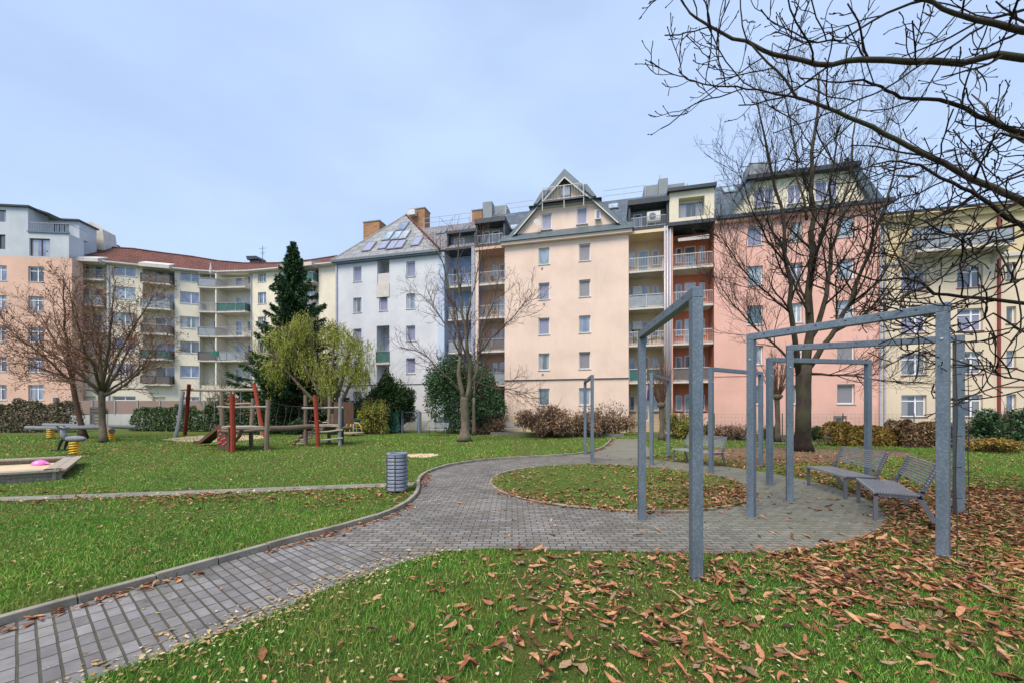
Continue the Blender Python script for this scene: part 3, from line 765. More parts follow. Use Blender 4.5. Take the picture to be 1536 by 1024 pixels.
for side in (-1, 1):   # slate cheeks that stand up beside the loggia
    q = gx(zg1+.35, side); q2 = gx(zg1+1.4, side)+side*.45
    m.prism([(q-side*.1, zg1+.2), (q+side*.2, zg1+.2), (q2+side*.02, zg1+1.25), (q2-side*.6, zg1+1.25)], -.3, 1.2, 'y')
part(fr, 'slate_band', m, M['slateflat'])
zl = zg1+.22
m = MB(); lw = gx(zl, 1)-sc_-.4; ltop = pz-.6
m.add([(sc_-lw, .3, zl), (sc_+lw, .3, zl), (sc_, .3, ltop+.1)], [(0, 1, 2)]); part(fr, 'loggia_wall', m, M['sand'])
window(fr, sc_+.05, zl+.02, .85, 1.4, 'door', 'g_pale', 'woodd', None, t=.22)
m = MB(); m.box(sc_-.62, sc_+.62, .1, .26, zl+1.5, zl+1.66); part(fr, 'loggia_lintel', m, M['woodd'])
balcony(fr, fr.s(814), fr.s(877), zl-.02, -.5, .3, 'bars', 'railw', h=1.1, slabm='darkmetal', slab=.1)
m = MB()
for q in (fr.s(814)+.05, fr.s(847), fr.s(877)-.05): m = MB(); m.bar((q, -.47, zl+1.1), (q, -.47, zl-.75), .05); part(fr, 'balcony_post', m, M['railw'])
# dish
q, z = fr.sz(806, 338); m = MB(); m.lathe([(.02, 0), (.28, .1), (.3, .12)], 14); o = m.build('satellite_dish', M['trim']); fr.put(o, q, -.35, z); o.rotation_euler = (rad(75), 0, .5)
# main roof behind with ridge railing
zr = fr.z(960, 296, 5.2)
m = MB(); m.prism([(.35, EAVE-.1), (5.2, zr), (10.5, EAVE-.1)], 0, s3, 'x'); part(fr, 'roof', m, M['slate'])
roof_rail(fr, 905, 968, 5.2, zr, zr); roof_rail(fr, 758, 800, 5.2, zr, zr)
sl2 = math.atan2(zr-EAVE, 4.85)
for px, py in ((770, 346), (920, 314), (700, 352)):
    if px < 720: continue
    best = min(((abs(fr.z(px, py, t)-(EAVE+(t-.35)*math.tan(sl2))), t) for t in [.3+i*.05 for i in range(110)]))
    skylight(fr, px, py, .9, 1.1, best[1], EAVE+(best[1]-.35)*math.tan(sl2)+.02, sl2, gl='g_pale')
# recessed bays
for (pa, pb, wm, side) in ((713, 757, 'salmon', 0), (943, 1003, 'sand', 1)):
    drs = [(.5, .45, 'win'), (.8, .8, 'door')] if side == 0 else [(.12, .5, 'win'), (.42, .85, 'door'), (.74, .5, 'win')]
    a, b = recess(fr, pa, pb, wm, 1.6, EAVE-.1, drs)
    for k, zf in enumerate(SL):
        if side == 0: balcony(fr, a+.3, b-.02, zf, .15, 1.6, 'both' if k < 2 else 'bars', 'rail', ['panel_grey', 'panel_dark', 'panel_grey', 'panel_grey'][k], sides=(1, 0))
        else: balcony(fr, a+.02, b-.28, zf, .1, 1.6, 'both' if k in (0, 2) else 'bars', 'railw', ['panel_green', 'panel_grey', 'panel_grey', 'panel_grey'][k], sides=(0, 1))
    boxpart(fr, 'bay_pier', (a if side == 0 else b-.26), (a+.28 if side == 0 else b), .0, .14, 0, EAVE-.1, M['cream'])
    m = MB(); m.box(a, b, -.1, 1.6, EAVE-.35, EAVE-.12); part(fr, 'bay_eave', m, M[wm])
    # dark dormer loggia above
    m = MB(); m.box(a-.1, b+.1, -.1, 2.2, EAVE-.12, EAVE+.12); m.box(a-.05, b+.05, -.1, 3.2, EAVE+1.95, EAVE+2.35)
    m.box(a+.0, a+.14, .1, 3, EAVE+.12, EAVE+1.95); m.box(b-.14, b, .1, 3, EAVE+.12, EAVE+1.95); part(fr, 'dormer', m, M['darkmetal'])
    m = MB(); wall_mesh(m, a+.14, b-.14, EAVE+.12, EAVE+1.95, [], t=1.1); part(fr, 'dormer_wall', m, M['mgrey'])
    for f in (.25, .6): window(fr, a+(b-a)*f, EAVE+.35, .7, 1.35, 'one', 'g_dark', t=1.0, sill=None)
    balcony(fr, a+.16, b-.16, EAVE+.14, -.02, 1.0, 'bars', 'rail', h=.8, sides=(0, 0), slab=.02)
q = fr.s(981); o = boxpart(fr, 'air_conditioner', q-.5, q+.5, .15, .5, 16.5, 17.25, 'acw', bevel=.03)
m = MB(); m.lathe([(.26, 0), (.26, .02)], 18); f_ = m.build('fan', M['greyframe'], o); f_.location = (q-.1, .14, 16.88); f_.rotation_euler = (rad(90), 0, 0)
for z in (11.2, 8.35): boxpart(fr, 'air_conditioner', s2+.35, s2+1.15, 1.25, 1.6, z, z+.65, 'acw', bevel=.03)
m = MB()
for i, px in enumerate((997, 1001, 1005)): q = fr.s(px); m.tube([(q, -.12, .3), (q, -.12, EAVE)], .07, 8)
part(fr, 'downpipe', m, M['pipe'], smooth=True)
chimney(fr, 966, 992, 278, 5.4, EAVE+3, 1.6, 'mgrey', False); chimney(fr, 988, 1002, 268, 5.0, EAVE+2, 1.6, 'mgrey', False); chimney(fr, 1002, 1027, 276, 5.6, EAVE+3, 1.4, 'mgrey', False)
m = MB()
for px, py in ((990, 263), (1031, 276)): q, z = fr.sz(px, py, 5.8); m.bar((q, 5.8, z-1.5), (q, 5.8, z), .12)
part(fr, 'roof_vent', m, M['rail'])

# ---------------------------------------------------------------- pink house
fr, hs = house('pink_apartment_house', 'pink apartment house with terracotta balcony bay and slate mansard attic', 'apartment house', 1003, 1322)
s1, s2 = fr.s(1071), fr.s(1322)
holes = []; wins = []
for ci, (px, w_) in enumerate(((1133, 1.0), (1195, .75), (1269, 1.05))):
    q = fr.s(px)
    for k, ztop in enumerate(WT):
        holes.append((q-w_/2, q+w_/2, ztop-WH, ztop)); wins.append((q, ztop-WH, w_, k, ci))
bw = (fr.s(1250), fr.s(1270), .55, 1.35); holes.append(bw)
m = MB(); wall_mesh(m, s1, s2, 0, EAVE, holes)
m.add([(s1,0,0),(s1,1.6,0),(s1,1.6,EAVE),(s1,0,EAVE)], [(0,1,2,3)]); m.add([(s2,0,0),(s2,10,0),(s2,10,EAVE+.2),(s2,0,EAVE+.2)], [(0,1,2,3)])
m.add([(0,10,0),(s2,10,0),(s2,10,EAVE),(0,10,EAVE)], [(0,1,2,3)])
part(fr, 'wall', m, M['pink'])
for q, z0, w_, k, ci in wins:
    window(fr, q, z0, w_, WH, 'two' if ci == 1 else 'one', ['g_dark', 'g_teal', 'g_teal', 'g_pale', 'g_lilac'][k] if ci == 0 else ('g_blind' if k < 2 else R.choice(['g_pale', 'g_blue', 'g_lilac'])))
window(fr, (bw[0]+bw[1])/2, .56, bw[1]-bw[0]-.02, .77, 'one', 'g_dark', sill=None)
boxpart(fr, 'string_course', s1, s2+.02, -.04, .0, 4.28, 4.33, M['pink'])
q, z = fr.sz(1323, 300); boxpart(fr, 'downpipe', s2-.16, s2-.05, -.14, -.03, 0, EAVE, 'pipe')
a, b = recess(fr, 1003, 1071, 'terra', 1.6, EAVE-.1, [(.32, .5, 'win'), (.58, .85, 'door'), (.85, .45, 'win')])
boxpart(fr, 'bay_pier', a, a+.3, .0, .14, 0, EAVE-.1, M['pink']); boxpart(fr, 'bay_pier', a+.3, b, .05, .14, 0, 1.55, M['pink'])
for k, zf in enumerate(SL): balcony(fr, a+.32, b-.02, zf, .1, 1.6, 'both' if k == 0 else 'bars', 'railw', 'panel_dark', sides=(1, 0))
# awning over the top balcony
m = MB(); z = 15.2; m.add([(a+.7,.1,z-.35),(b-.3,.1,z-.25),(b-.3,1.5,z+.1),(a+.7,1.5,z+.1),(a+.7,.1,z-.29),(b-.3,.1,z-.19),(b-.3,1.5,z+.16),(a+.7,1.5,z+.16)], [(0,3,2,1),(4,5,6,7),(0,1,5,4),(1,2,6,5),(2,3,7,6),(3,0,4,7)])
for i in range(14): q = a+.7+(b-a-1.0)*i/14; m.box(q, q+(b-a-1.0)/14*.9, .09, .1, z-.52, z-.33)
part(fr, 'awning', m, M['trim'])
# cream dormer box above the terracotta bay
da, db = fr.s(1004), fr.s(1071.5); wa, wb = fr.s(1018), fr.s(1057)
m = MB(); wall_mesh(m, da, db, EAVE+.15, EAVE+2.55, [(wa, wb, EAVE+.55, EAVE+2.05, .5)], t=0)
for q in (da, db): m.add([(q,0,EAVE+.15),(q,5,EAVE+.15),(q,5,EAVE+2.55),(q,0,EAVE+2.55)], [(0,1,2,3)])
part(fr, 'dormer_wall', m, M['paleyel'])
window(fr, (wa+wb)/2, EAVE+.6, wb-wa-.04, 1.2, 'two', 'g_dark', 'greyframe', None, t=.4)
m = MB(); m.box(da-.15, db+.1, -.3, 5, EAVE+2.55, EAVE+2.8); part(fr, 'dormer_roof', m, M['darkmetal'])
m = MB(); m.box(a-.1, s1+.1, -.32, 0, EAVE-.12, EAVE+.15); m.box(s1+.1, s2+.5, -.55, .2, EAVE-.1, EAVE+.15); part(fr, 'gutter', m, M['darkmetal'])
m = MB(); m.box(s1-.0, s2+.25, -.35, 0, EAVE-.3, EAVE-.1); part(fr, 'cornice', m, M['pink'])
# mansard attic
za = fr.z(1200, 264); xa, xb = fr.s(1090), fr.s(1305); ta, tb = fr.s(1132), fr.s(1274)
m = MB(); wz = [(fr.s(1146, .1), 1.35, 16.6, 18.0), (fr.s(1240, .1), 1.4, 16.6, 18.0), (fr.s(1192, .1), .9, 16.6, 17.9)]
wall_mesh(m, ta, tb, EAVE+.15, za, [(q-w_/2, q+w_/2, c, d) for q, w_, c, d in wz], t=.1)
m.add([(xa, .1, EAVE+.15), (ta, .1, EAVE+.15), (ta, .1, za)], [(0, 1, 2)]); m.add([(tb, .1, EAVE+.15), (xb, .1, EAVE+.15), (tb, .1, za)], [(0, 1, 2)])
part(fr, 'attic_wall', m, M['paleyel'])
for q, w_, c, d in wz: window(fr, q, c, w_, d-c, 'two', R.choice(['g_lilac', 'g_blue']), t=.2)
m = MB(); ex = .75
m.prism([(xa-ex, EAVE+.15), (xa, EAVE+.15), (ta, za), (ta-ex*.6, za)], -.25, .3, 'y'); m.prism([(xb, EAVE+.15), (xb+ex, EAVE+.15), (tb+ex*.6, za), (tb, za)], -.25, .3, 'y')
m.add([(xa-ex,-.2,EAVE+.15),(ta-ex*.6,-.2,za),(ta-ex*.6,9,za),(xa-ex,9,EAVE+.15)], [(0,1,2,3)]); m.add([(xb+ex,-.2,EAVE+.15),(tb+ex*.6,-.2,za),(tb+ex*.6,9,za),(xb+ex,9,EAVE+.15)], [(0,1,2,3)])
part(fr, 'mansard_slope', m, M['slateflat'])
m = MB(); m.box(ta-.6, tb+.5, -.45, 9, za, za+.3); part(fr, 'attic_roof', m, M['darkmetal'])
zr = fr.z(1090, 279, 4.6)
m = MB(); m.prism([(.35, EAVE+.1), (4.6, zr), (10, EAVE+.1)], 0, ta+2, 'x'); part(fr, 'roof', m, M['slate'])
sl2 = math.atan2(zr-EAVE-.1, 4.25)
best = min(((abs(fr.z(1095, 290, t)-(EAVE+.1+(t-.35)*math.tan(sl2))), t) for t in [.4+i*.05 for i in range(100)]))
skylight(fr, 1095, 290, 1.0, 1.1, best[1], EAVE+.1+(best[1]-.35)*math.tan(sl2)+.02, sl2, gl='g_pale')
chimney(fr, 1123, 1156, 244, 2.6, za+.2, 1.4, 'mgrey', False); chimney(fr, 1232, 1274, 245, 2.6, za+.2, 1.4, 'mgrey', False)
m = MB()
for px in (1140, 1165, 1185, 1238, 1246, 1254, 1262, 1270):
    q, z = fr.sz(px, 238 if px > 1200 else 250, 3.2); m = MB(); m.tube([(q, 3.2, za), (q, 3.2, z)], .09, 6); part(fr, 'flue', m, M['gutter'])
roof_rail(fr, 1072, 1115, 4.6, zr, zr)
# balcony things on the bays
def potted(fr, q, t, z, lab, grp=None): pass

# ---------------------------------------------------------------- ochre house at the right edge
fr, hs = house('ochre_apartment_house', 'old ochre and beige apartment house with white cross windows and wide roof balcony', 'apartment house', 1322, 1800)
fr.h = hs
s1 = fr.s(1497); s2 = fr.s(1800)
OT = [z for z in (1.55, 4.72, 7.9, 11.05)]
OT = [fr.z(1371, y) for y in (592, 529.5, 467, 404)]
pitch = (OT[3]-OT[0])/3
oh = fr.z(1371, 592)-fr.z(1371, 624.5)
ecor = fr.z(1330, 327); zsplit = fr.z(1345, 395)
holes = []; wins = []
for px, w_ in ((1371, 1.4), (1455, 1.35), (1580, 1.4), (1660, 1.4)):
    q = fr.s(px)
    for k, ztop in enumerate(OT):
        holes.append((q-w_/2, q+w_/2, ztop-oh, ztop)); wins.append((q, ztop-oh, w_, k))
q = fr.s(1517)
for k, ztop in enumerate(OT): holes.append((q-.25, q+.25, ztop-1.1, ztop)); wins.append((q, ztop-1.1, .5, k))
da, db = fr.s(1368), fr.s(1432)
holes.append((da, db, zsplit+.75, ecor-.8, .25))
m = MB(); wall_mesh(m, 0, s2, 0, zsplit, [h for h in holes if h[3] < zsplit])
part(fr, 'wall', m, M['beige'])
m = MB(); wall_mesh(m, 0, s2, zsplit, ecor, [h for h in holes if h[2] > zsplit])
m.add([(s2,0,0),(s2,12,0),(s2,12,ecor),(s2,0,ecor)], [(0,1,2,3)]); m.add([(0,12,0),(s2,12,0),(s2,12,ecor),(0,12,ecor)], [(0,1,2,3)])
part(fr, 'upper_wall', m, M['ochre'])
for q, z0, w_, k in wins:
    if w_ < .6: window(fr, q, z0, w_, 1.1, 'one', R.choice(['g_dark', 'g_blue']), sill='redsill')
    else: window(fr, q, z0, w_, oh, 'crossasym', R.choice(['g_dark', 'g_dark', 'g_teal', 'g_lilac']), sill='redsill')
window(fr, (da+db)/2, zsplit+.77, db-da-.05, ecor-.8-zsplit-.8, 'three', 'g_pale', t=.18, sill=None)
m = MB(); m.box(-.05, s2, -.12, 0, zsplit-.12, zsplit+.1); part(fr, 'string_course', m, M['trim'])
m = MB(); m.box(-.1, s2, -.25, 0, ecor-.45, ecor-.15); m.box(-.1, s2, -.5, 0, ecor-.15, ecor); part(fr, 'cornice', m, M['ochre'])
m = MB(); m.prism([(-.55, ecor), (-.55, ecor+.12), (6, ecor+1.1), (12, ecor)], -.1, s2, 'x'); part(fr, 'roof', m, M['darkmetal'])
balcony(fr, fr.s(1352), fr.s(1492), zsplit+.35, -1.3, 0, 'both', 'raild', 'panel_grey', h=1.0, slabm='slab')
m = MB()
for px in (1356, 1400, 1445, 1488): q = fr.s(px); m = MB(); m.prism([(-1.1, zsplit+.18), (-.02, zsplit+.18), (-.02, zsplit-.5)], q-.07, q+.07, 'x'); part(fr, 'balcony_bracket', m, M['slab'])
boxpart(fr, 'downpipe', s1-.06, s1+.06, -.13, -.01, 0, ecor-.5, 'redsill')
boxpart(fr, 'downpipe', .1, .2, -.13, -.01, 0, ecor-.5, 'pipe')
boxpart(fr, 'plinth', .2, s2, -.06, 0, 0, .9, 'concrete')
m = MB(); m.box(s1+.07, s2, -.05, 0, fr.z(1510, 579)-.04, fr.z(1510, 579)); part(fr, 'band', m, M['redsill'])
# ================================================================ long curved cream block with a red tiled roof
PL = [(104,42.9),(160,43.5),(214,44.6),(262,45.5),(300,46.3),(331,46.7),(376,46.4),(425,45.5),(478,44.4),(506,43.9),(560,42.6)]
PP = [((p-CX)/F*Y, Y) for p, Y in PL]
hs = thing('apartment_block', 'long curved cream apartment block with red tiled roof and stacked balconies', 'apartment block', (PP[0][0], PP[0][1], 0))
SEG = [Fr(*PP[i], *PP[i+1], hs) for i in range(len(PP)-1)]
CT = [18.15, 15.87, 12.95, 10.03, 7.13]; CS = [16.45, 13.55, 10.65, 7.75, 4.85]; CE = 18.38
def wseg(i, wins, dark=()):
    fr = SEG[i]; L = fr.len; m = MB(); holes = []
    for px, w_ in wins:
        q = fr.s(px)
        for k, zt_ in enumerate(CT):
            h_ = 1.05 if k == 0 else 1.38
            holes.append((q-w_/2, q+w_/2, zt_-h_, zt_)); window(fr, q, zt_-h_, w_, h_, 'two', R.choice(['g_pale', 'g_blue', 'g_blue', 'g_dark', 'g_teal']), parent=hs)
        holes.append((q-w_/2, q+w_/2, 2.95, 3.45)); window(fr, q, 2.95, w_, .5, 'two', 'g_dark', sill=None, parent=hs)
    wall_mesh(m, 0, L, 0, CE, holes); part(fr, 'wall', m, M['ivory'], hs)
def bseg(i, kinds, door=.4, win=.75, zbot=4.85, dep=.85, out=.75, wallm='ivory', ww=.7):
    fr = SEG[i]; L = fr.len; m = MB(); holes = []
    for k, zf in enumerate(CS):
        top = CT[0]+.15 if k == 0 else zf+2.55
        for f, w_, z0, h_ in ((door, .85, .02, 2.1), (win, ww, .85, 1.27)):
            if f is None: continue
            if zf+z0+h_ > top: h_ = top-zf-z0-.1
            holes.append((L*f-w_/2, L*f+w_/2, zf+z0, zf+z0+h_))
            window(fr, L*f, zf+z0, w_, h_, 'door' if z0 < .1 else 'one', R.choice(GL), sill=None, t=dep+.04, parent=hs)
    wall_mesh(m, 0, L, zbot, CE, holes, t=dep, depth=.12)
    wall_mesh(m, 0, L, 0, zbot, [(L*.3, L*.7, 2.95, 3.4)], t=0)
    m.add([(0,0,0),(0,dep,0),(0,dep,CE),(0,0,CE)], [(0,1,2,3)]); m.add([(L,0,0),(L,dep,0),(L,dep,CE),(L,0,CE)], [(3,2,1,0)])
    m.add([(0,0,CE-.02),(L,0,CE-.02),(L,dep,CE-.02),(0,dep,CE-.02)], [(0,1,2,3)])
    m.box(.0, L, -.35, 0, CE-.3, CE)
    part(fr, 'recessed_wall', m, M[wallm], hs)
    for k, (kd, rm, pm) in enumerate(kinds):
        balcony(fr, .12, L-.12, CS[k], -out, dep, kd, rm, pm, h=1.0, parent=hs)
G3 = ('bars', 'rail', 'panel_grey')
bseg(0, [('bars', 'rail', 'panel_grey'), ('panel', 'rail', 'panel_grey'), G3, G3], .6, .25, out=.25)
wseg(1, [(186, 2.05)])
bseg(2, [('both', 'raild', 'panel_dark'), ('panel', 'rail', 'panel_grey'), ('panel', 'rail', 'panel_dark'), ('panel', 'raild', 'panel_green'), ('panel', 'raild', 'panel_dark')], .75, .42, ww=1.1)
wseg(3, [(285, 1.95)])
bseg(4, [('panel', 'rail', 'panel_grey'), ('bars', 'rail', 'panel_grey'), ('both', 'rail', 'panel_grey'), ('both', 'raild', 'panel_dark')], .62, None)
bseg(5, [('bars', 'rail', 'panel_grey'), ('panel', 'rail', 'panel_green'), G3, ('panel', 'rail', 'panel_grey')], .42, .8)
wseg(6, [(393, 1.15)])
bseg(7, [('panel', 'rail', 'panel_green'), G3, G3, G3], .5, .8); 
wseg(8, [(464, 1.15)])
fr = SEG[9]
bseg(9, [G3, ('bars', 'railw', 'panel_grey'), G3, G3], .6, None, dep=2.0, out=.2)
# partition fins, downpipes
for i in (5,): boxpart(SEG[i], 'partition', -.08, .08, -.7, .85, 4.9, CE-.3, 'ivory', hs)
for i, q in ((1, .15), (4, -.05), (9, 1.9), (6, .1)): boxpart(SEG[i], 'downpipe', q, q+.1, -.12, -.02, 0, CE, 'pipe', hs)
# roof: eaves and ridge follow the curve
def offs(i, t):
    a = SEG[max(i-1, 0)].n; b = SEG[min(i, len(SEG)-1)].n; n = (a+b).normalized(); return Vector((PP[i][0], PP[i][1], 0))+n*t
m = MB(); zr_ = [21.7, 21.7, 21.6, 21.5, 21.3, 21.2, 21.1, 21.1, 21.3, 21.5, 21.7]
n_ = len(PP)
for t0, z0f, t1, z1f in ((-.5, lambda i: CE+.02, 4.4, lambda i: zr_[i]), (4.4, lambda i: zr_[i], 10, lambda i: CE)):
    vs_ = [offs(i, t0)+Vector((0, 0, z0f(i))) for i in range(n_)]+[offs(i, t1)+Vector((0, 0, z1f(i))) for i in range(n_)]
    m.add(vs_, [(i, i+1, i+1+n_, i+n_) for i in range(n_-1)])
b0 = hs.location
o = m.build('roof', M['redtile'], hs); o.location = -Vector(b0)
m = MB()
for i in range(n_-1):
    a, b = offs(i, -.55), offs(i+1, -.55)
    m.bar(a+Vector((0, 0, CE-.02)), b+Vector((0, 0, CE-.02)), .14, .14); m.bar(offs(i, -.28)+Vector((0, 0, CE-.12)), offs(i+1, -.28)+Vector((0, 0, CE-.12)), .5, .1)
o = m.build('gutter', M['slab'], hs); o.location = -Vector(b0)
m = MB()
for i in range(n_-1): m.tube([offs(i, 4.4)+Vector((0, 0, zr_[i]+.02)), offs(i+1, 4.4)+Vector((0, 0, zr_[i+1]+.02))], .12, 6)
o = m.build('ridge_tiles', M['redtile'], hs); o.location = -Vector(b0)
# white eave boxes above the balconies
for i in (0, 2, 7, 9):
    fr = SEG[i]; m = MB(); m.prism([(-1.0, CE-.28), (-1.0, CE+.12), (.4, CE+.75), (.4, CE-.28)], .1, fr.len-.1, 'x'); part(fr, 'eave_box', m, M['slab'], hs)
fr = SEG[6]
m = MB(); q = fr.s(385, 5); z = fr.z(385, 392, 5); m.box(q-.7, q+.7, 4.6, 5.6, z-1, z); m.prism([(q-.95, z+.05), (q+.8, z+.05), (q+.5, z+.45), (q-1.1, z+.55)], 4.4, 5.9, 'y'); part(fr, 'roof_hatch', m, M['darkmetal'], hs)
m = MB(); q = fr.s(394, 4.6); z = fr.z(394, 369, 4.6); m.bar((q, 4.6, z-2.2), (q, 4.6, z), .05)
for dz, w_ in ((-.35, 1.2), (-.9, .8), (-1.1, .5)): m.bar((q-w_/2, 4.6, z+dz), (q+w_/2, 4.6, z+dz), .03)
part(fr, 'aerial', m, M['raild'], hs)

# ================================================================ orange house with grey attic, far left
x0, Y0 = (-420-CX)/F*38.2, 38.2; x1, Y1 = (108-CX)/F*41.6, 41.6
x0 = (-120-CX)/F*40.2; Y0 = 40.2
fr = Fr(x0, Y0, x1, Y1)
hs = thing('corner_house', 'orange house with pale grey attic storeys and roof terrace at the left edge', 'apartment house', (x0, Y0, 0), fr.ang); fr.h = hs
LT = [fr.z(53, y) for y in (400, 444.3, 490.5, 535, 577)]
zg = fr.z(60, 386); zt2 = fr.z(80, 350); ztop = fr.z(20, 311)
holes = []; lw = 1.5
for px in (54, -2, -60):
    q = fr.s(px)
    for ztp in LT: holes.append((q-lw/2, q+lw/2, ztp-1.6, ztp)); window(fr, q, ztp-1.6, lw, 1.6, 'cross', R.choice(['g_dark', 'g_dark', 'g_blue']))
m = MB(); wall_mesh(m, 0, fr.len, 0, zg, holes); m.add([(fr.len,0,0),(fr.len,1.2,0),(fr.len,1.2,zg),(fr.len,0,zg)], [(0,1,2,3)])
part(fr, 'wall', m, M['orange'])
qa, qb = fr.s(44), fr.s(75); qc = fr.s(42)
g = [(qa, qb, zg+.0+.1, fr.z(60, 358)), (fr.s(-4), fr.s(8), fr.z(4, 374), fr.z(4, 352)), (fr.s(-10), fr.s(9), fr.z(4, 333), fr.z(4, 315))]
m = MB(); wall_mesh(m, 0, fr.len-.3, zg, zt2, [h for h in g if h[3] < zt2]); wall_mesh(m, 0, qc, zt2, ztop, [h for h in g if h[2] > zt2])
L = fr.len-.3; m.add([(L,0,zg),(L,1.6,zg),(L,1.6,zt2),(L,0,zt2)], [(0,1,2,3)]); m.add([(qc,0,zt2),(qc,2,zt2),(qc,2,ztop),(qc,0,ztop)], [(0,1,2,3)])
m.add([(qc,0,zt2),(L,0,zt2),(L,2.2,zt2),(qc,2.2,zt2)], [(0,1,2,3)])
t2 = 2.0; qe = fr.s(119, t2); zup = fr.z(119, 333, t2)
ups = [(fr.s(54, t2), fr.s(61, t2), zt2+.02, fr.z(57, 328, t2)), (fr.s(79, t2), fr.s(103, t2), zt2+.1, fr.z(90, 336, t2))]
wall_mesh(m, qc, qe, zt2, zup, ups, t=t2); m.add([(qe,t2,zt2-2),(qe,4,zt2-2),(qe,4,zup),(qe,t2,zup)], [(0,1,2,3)])
part(fr, 'attic_wall', m, M['lgrey'])
for i, h in enumerate(g): window(fr, (h[0]+h[1])/2, h[2]+.01, h[1]-h[0]-.02, h[3]-h[2]-.02, 'two' if i == 0 else 'one', 'g_blue' if i == 0 else 'g_dark', 'darkframe', None)
for h in ups: window(fr, (h[0]+h[1])/2, h[2]+.01, h[1]-h[0]-.02, h[3]-h[2]-.02, 'one' if h[1]-h[0] < 1 else 'three', 'g_pale' if h[1]-h[0] > 1 else 'g_dark', 'darkframe', None, t=t2+.13)
m = MB(); m.box(-.1, qc+.3, -.25, 9, ztop, ztop+.18); m.prism([(qc+.3, ztop+.0), (qc+.3, ztop+.18), (qc+1.5, zup+.16), (qc+1.5, zup)], .4, 9, 'y'); m.box(qc+1.5, qe+.2, t2-.3, 4.1, zup, zup+.17)
part(fr, 'roof', m, M['darkmetal'])
m = MB(); m.box(qc, fr.len-.2, -.12, 0, zt2-.02, zt2+.12); part(fr, 'terrace_edge', m, M['gutter'])
m = MB(); a, b = Vector((qc+.1, .1, zt2+.1)), Vector((fr.len-.4, .1, zt2+.1)); c = Vector((fr.len-.4, 2.1, zt2+.1))
for p, q_ in ((a, b), (b, c)):
    n = int((q_-p).length/.16)
    for i in range(n+1): r_ = p.lerp(q_, i/n); m.bar(r_, r_+Vector((0, 0, 1)), .018)
    m.bar(p+Vector((0, 0, 1)), q_+Vector((0, 0, 1)), .045)
part(fr, 'railing', m, M['rail'])
m = MB(); za = fr.z(134, 335, 5); m.prism([(fr.s(133, 5), za), (fr.s(133, 5)+.5, za+.1), (fr.s(156, 5), za-.75), (fr.s(158, 5), za-2.0), (fr.s(160, 5), 18), (fr.s(133, 5), 18)], 4.8, 6.5, 'y'); part(fr, 'firewall', m, M['slab'])
boxpart(fr, 'downpipe', fr.s(84), fr.s(84)+.28, -.3, -.02, 0, 3.2, 'gutter')
boxpart(fr, 'plinth', 0, fr.len, -.06, 0, 0, 1.9, 'brownwall')

# ================================================================ yard wall with gate, far left
fr = Fr((104-CX)/F*37.5, 37.5, (372-CX)/F*38.5, 38.5)
hs = thing('yard_wall', 'brown panelled yard wall on a whitewashed base behind the left lawn', 'wall', tuple(fr.o), fr.ang); fr.h = hs
m = MB(); ga, gb = fr.s(137), fr.s(160); m.box(0, ga, 0, .25, 0, 1.35); m.box(gb, fr.len, 0, .25, 0, 1.45); part(fr, 'base', m, M['whitewall'])
m = MB(); m.box(0, fr.len, .04, .2, 1.45, 2.75)
part(fr, 'panel', m, M['brownwall'])
m = MB()
for i in range(9): q = fr.len*i/8; m.box(q-.05, q+.05, -.02, .04, 1.35, 2.8)
part(fr, 'post', m, M['rail'])
g_ = thing('yard_gate', 'dark barred steel gate set in the whitewashed yard wall', 'gate', tuple(fr.o+fr.d*ga+fr.n*-.15), fr.ang)
m = MB(); w_ = gb-ga
m.box(0, .1, 0, .08, 0, 2.1).box(w_-.1, w_, 0, .08, 0, 2.1); m.build('gate_frame', M['raild'], g_)
m = MB()
for i in range(7): m.box(.1, w_-.1, .02, .06, .12+i*.3, .34+i*.3)
m.build('gate_leaf', M['panel_dark'], g_)
# ================================================================ trees and shrubs
M['grass'] = island('grass_blades', [(0, srgb(56,104,38)), (.35, srgb(90,146,54)), (.7, srgb(118,168,70)), (.9, srgb(164,182,100)), (1, srgb(196,186,130))], .7, .15, .25, (.45, (.78,.86,.84,1), (1.15,1.1,.9,1)), dry=(1.1, srgb(132,132,78)))
M['leafbrown'] = island('fallen_leaves_brown', [(0, srgb(70,48,38)), (.14, srgb(106,68,46)), (.32, srgb(140,92,64)), (.55, srgb(170,118,84)), (.78, srgb(194,150,114)), (.9, srgb(152,128,104)), (1, srgb(118,92,74))], .75, .25, .1, blotch=38)
M['leafpale'] = island('fallen_leaves_pale', [(0, srgb(132,104,66)), (.4, srgb(174,152,104)), (.8, srgb(196,180,140)), (1, srgb(206,196,168))], .8, .2, .1, blotch=40)
M['spruce'] = island('spruce_needles', [(0, srgb(28,48,32)), (.5, srgb(48,78,48)), (1, srgb(84,116,70))], .7, .2)
M['willow'] = island('willow_leaves', [(0, srgb(98,112,46)), (.5, srgb(156,166,72)), (.85, srgb(202,204,108)), (1, srgb(138,128,72))], .7, .2, .3)
M['yew'] = island('yew_leaves', [(0, srgb(26,42,24)), (.5, srgb(46,72,38)), (1, srgb(80,108,56))], .7, .2)
M['everg'] = island('evergreen_leaves', [(0, srgb(28,48,30)), (.5, srgb(52,82,50)), (1, srgb(94,124,80))], .65, .3)
M['hedgeg'] = island('hedge_leaves_green', [(0, srgb(40,58,32)), (.5, srgb(66,90,48)), (1, srgb(104,124,76))], .7, .3)
M['hedgeb'] = island('hedge_leaves_grey_brown', [(0, srgb(62,60,48)), (.5, srgb(104,100,80)), (.8, srgb(146,138,114)), (1, srgb(120,90,62))], .8, .2)
M['hedgey'] = island('hedge_leaves_yellow', [(0, srgb(86,70,40)), (.5, srgb(134,116,56)), (.8, srgb(168,146,70)), (1, srgb(112,60,44))], .8, .2)
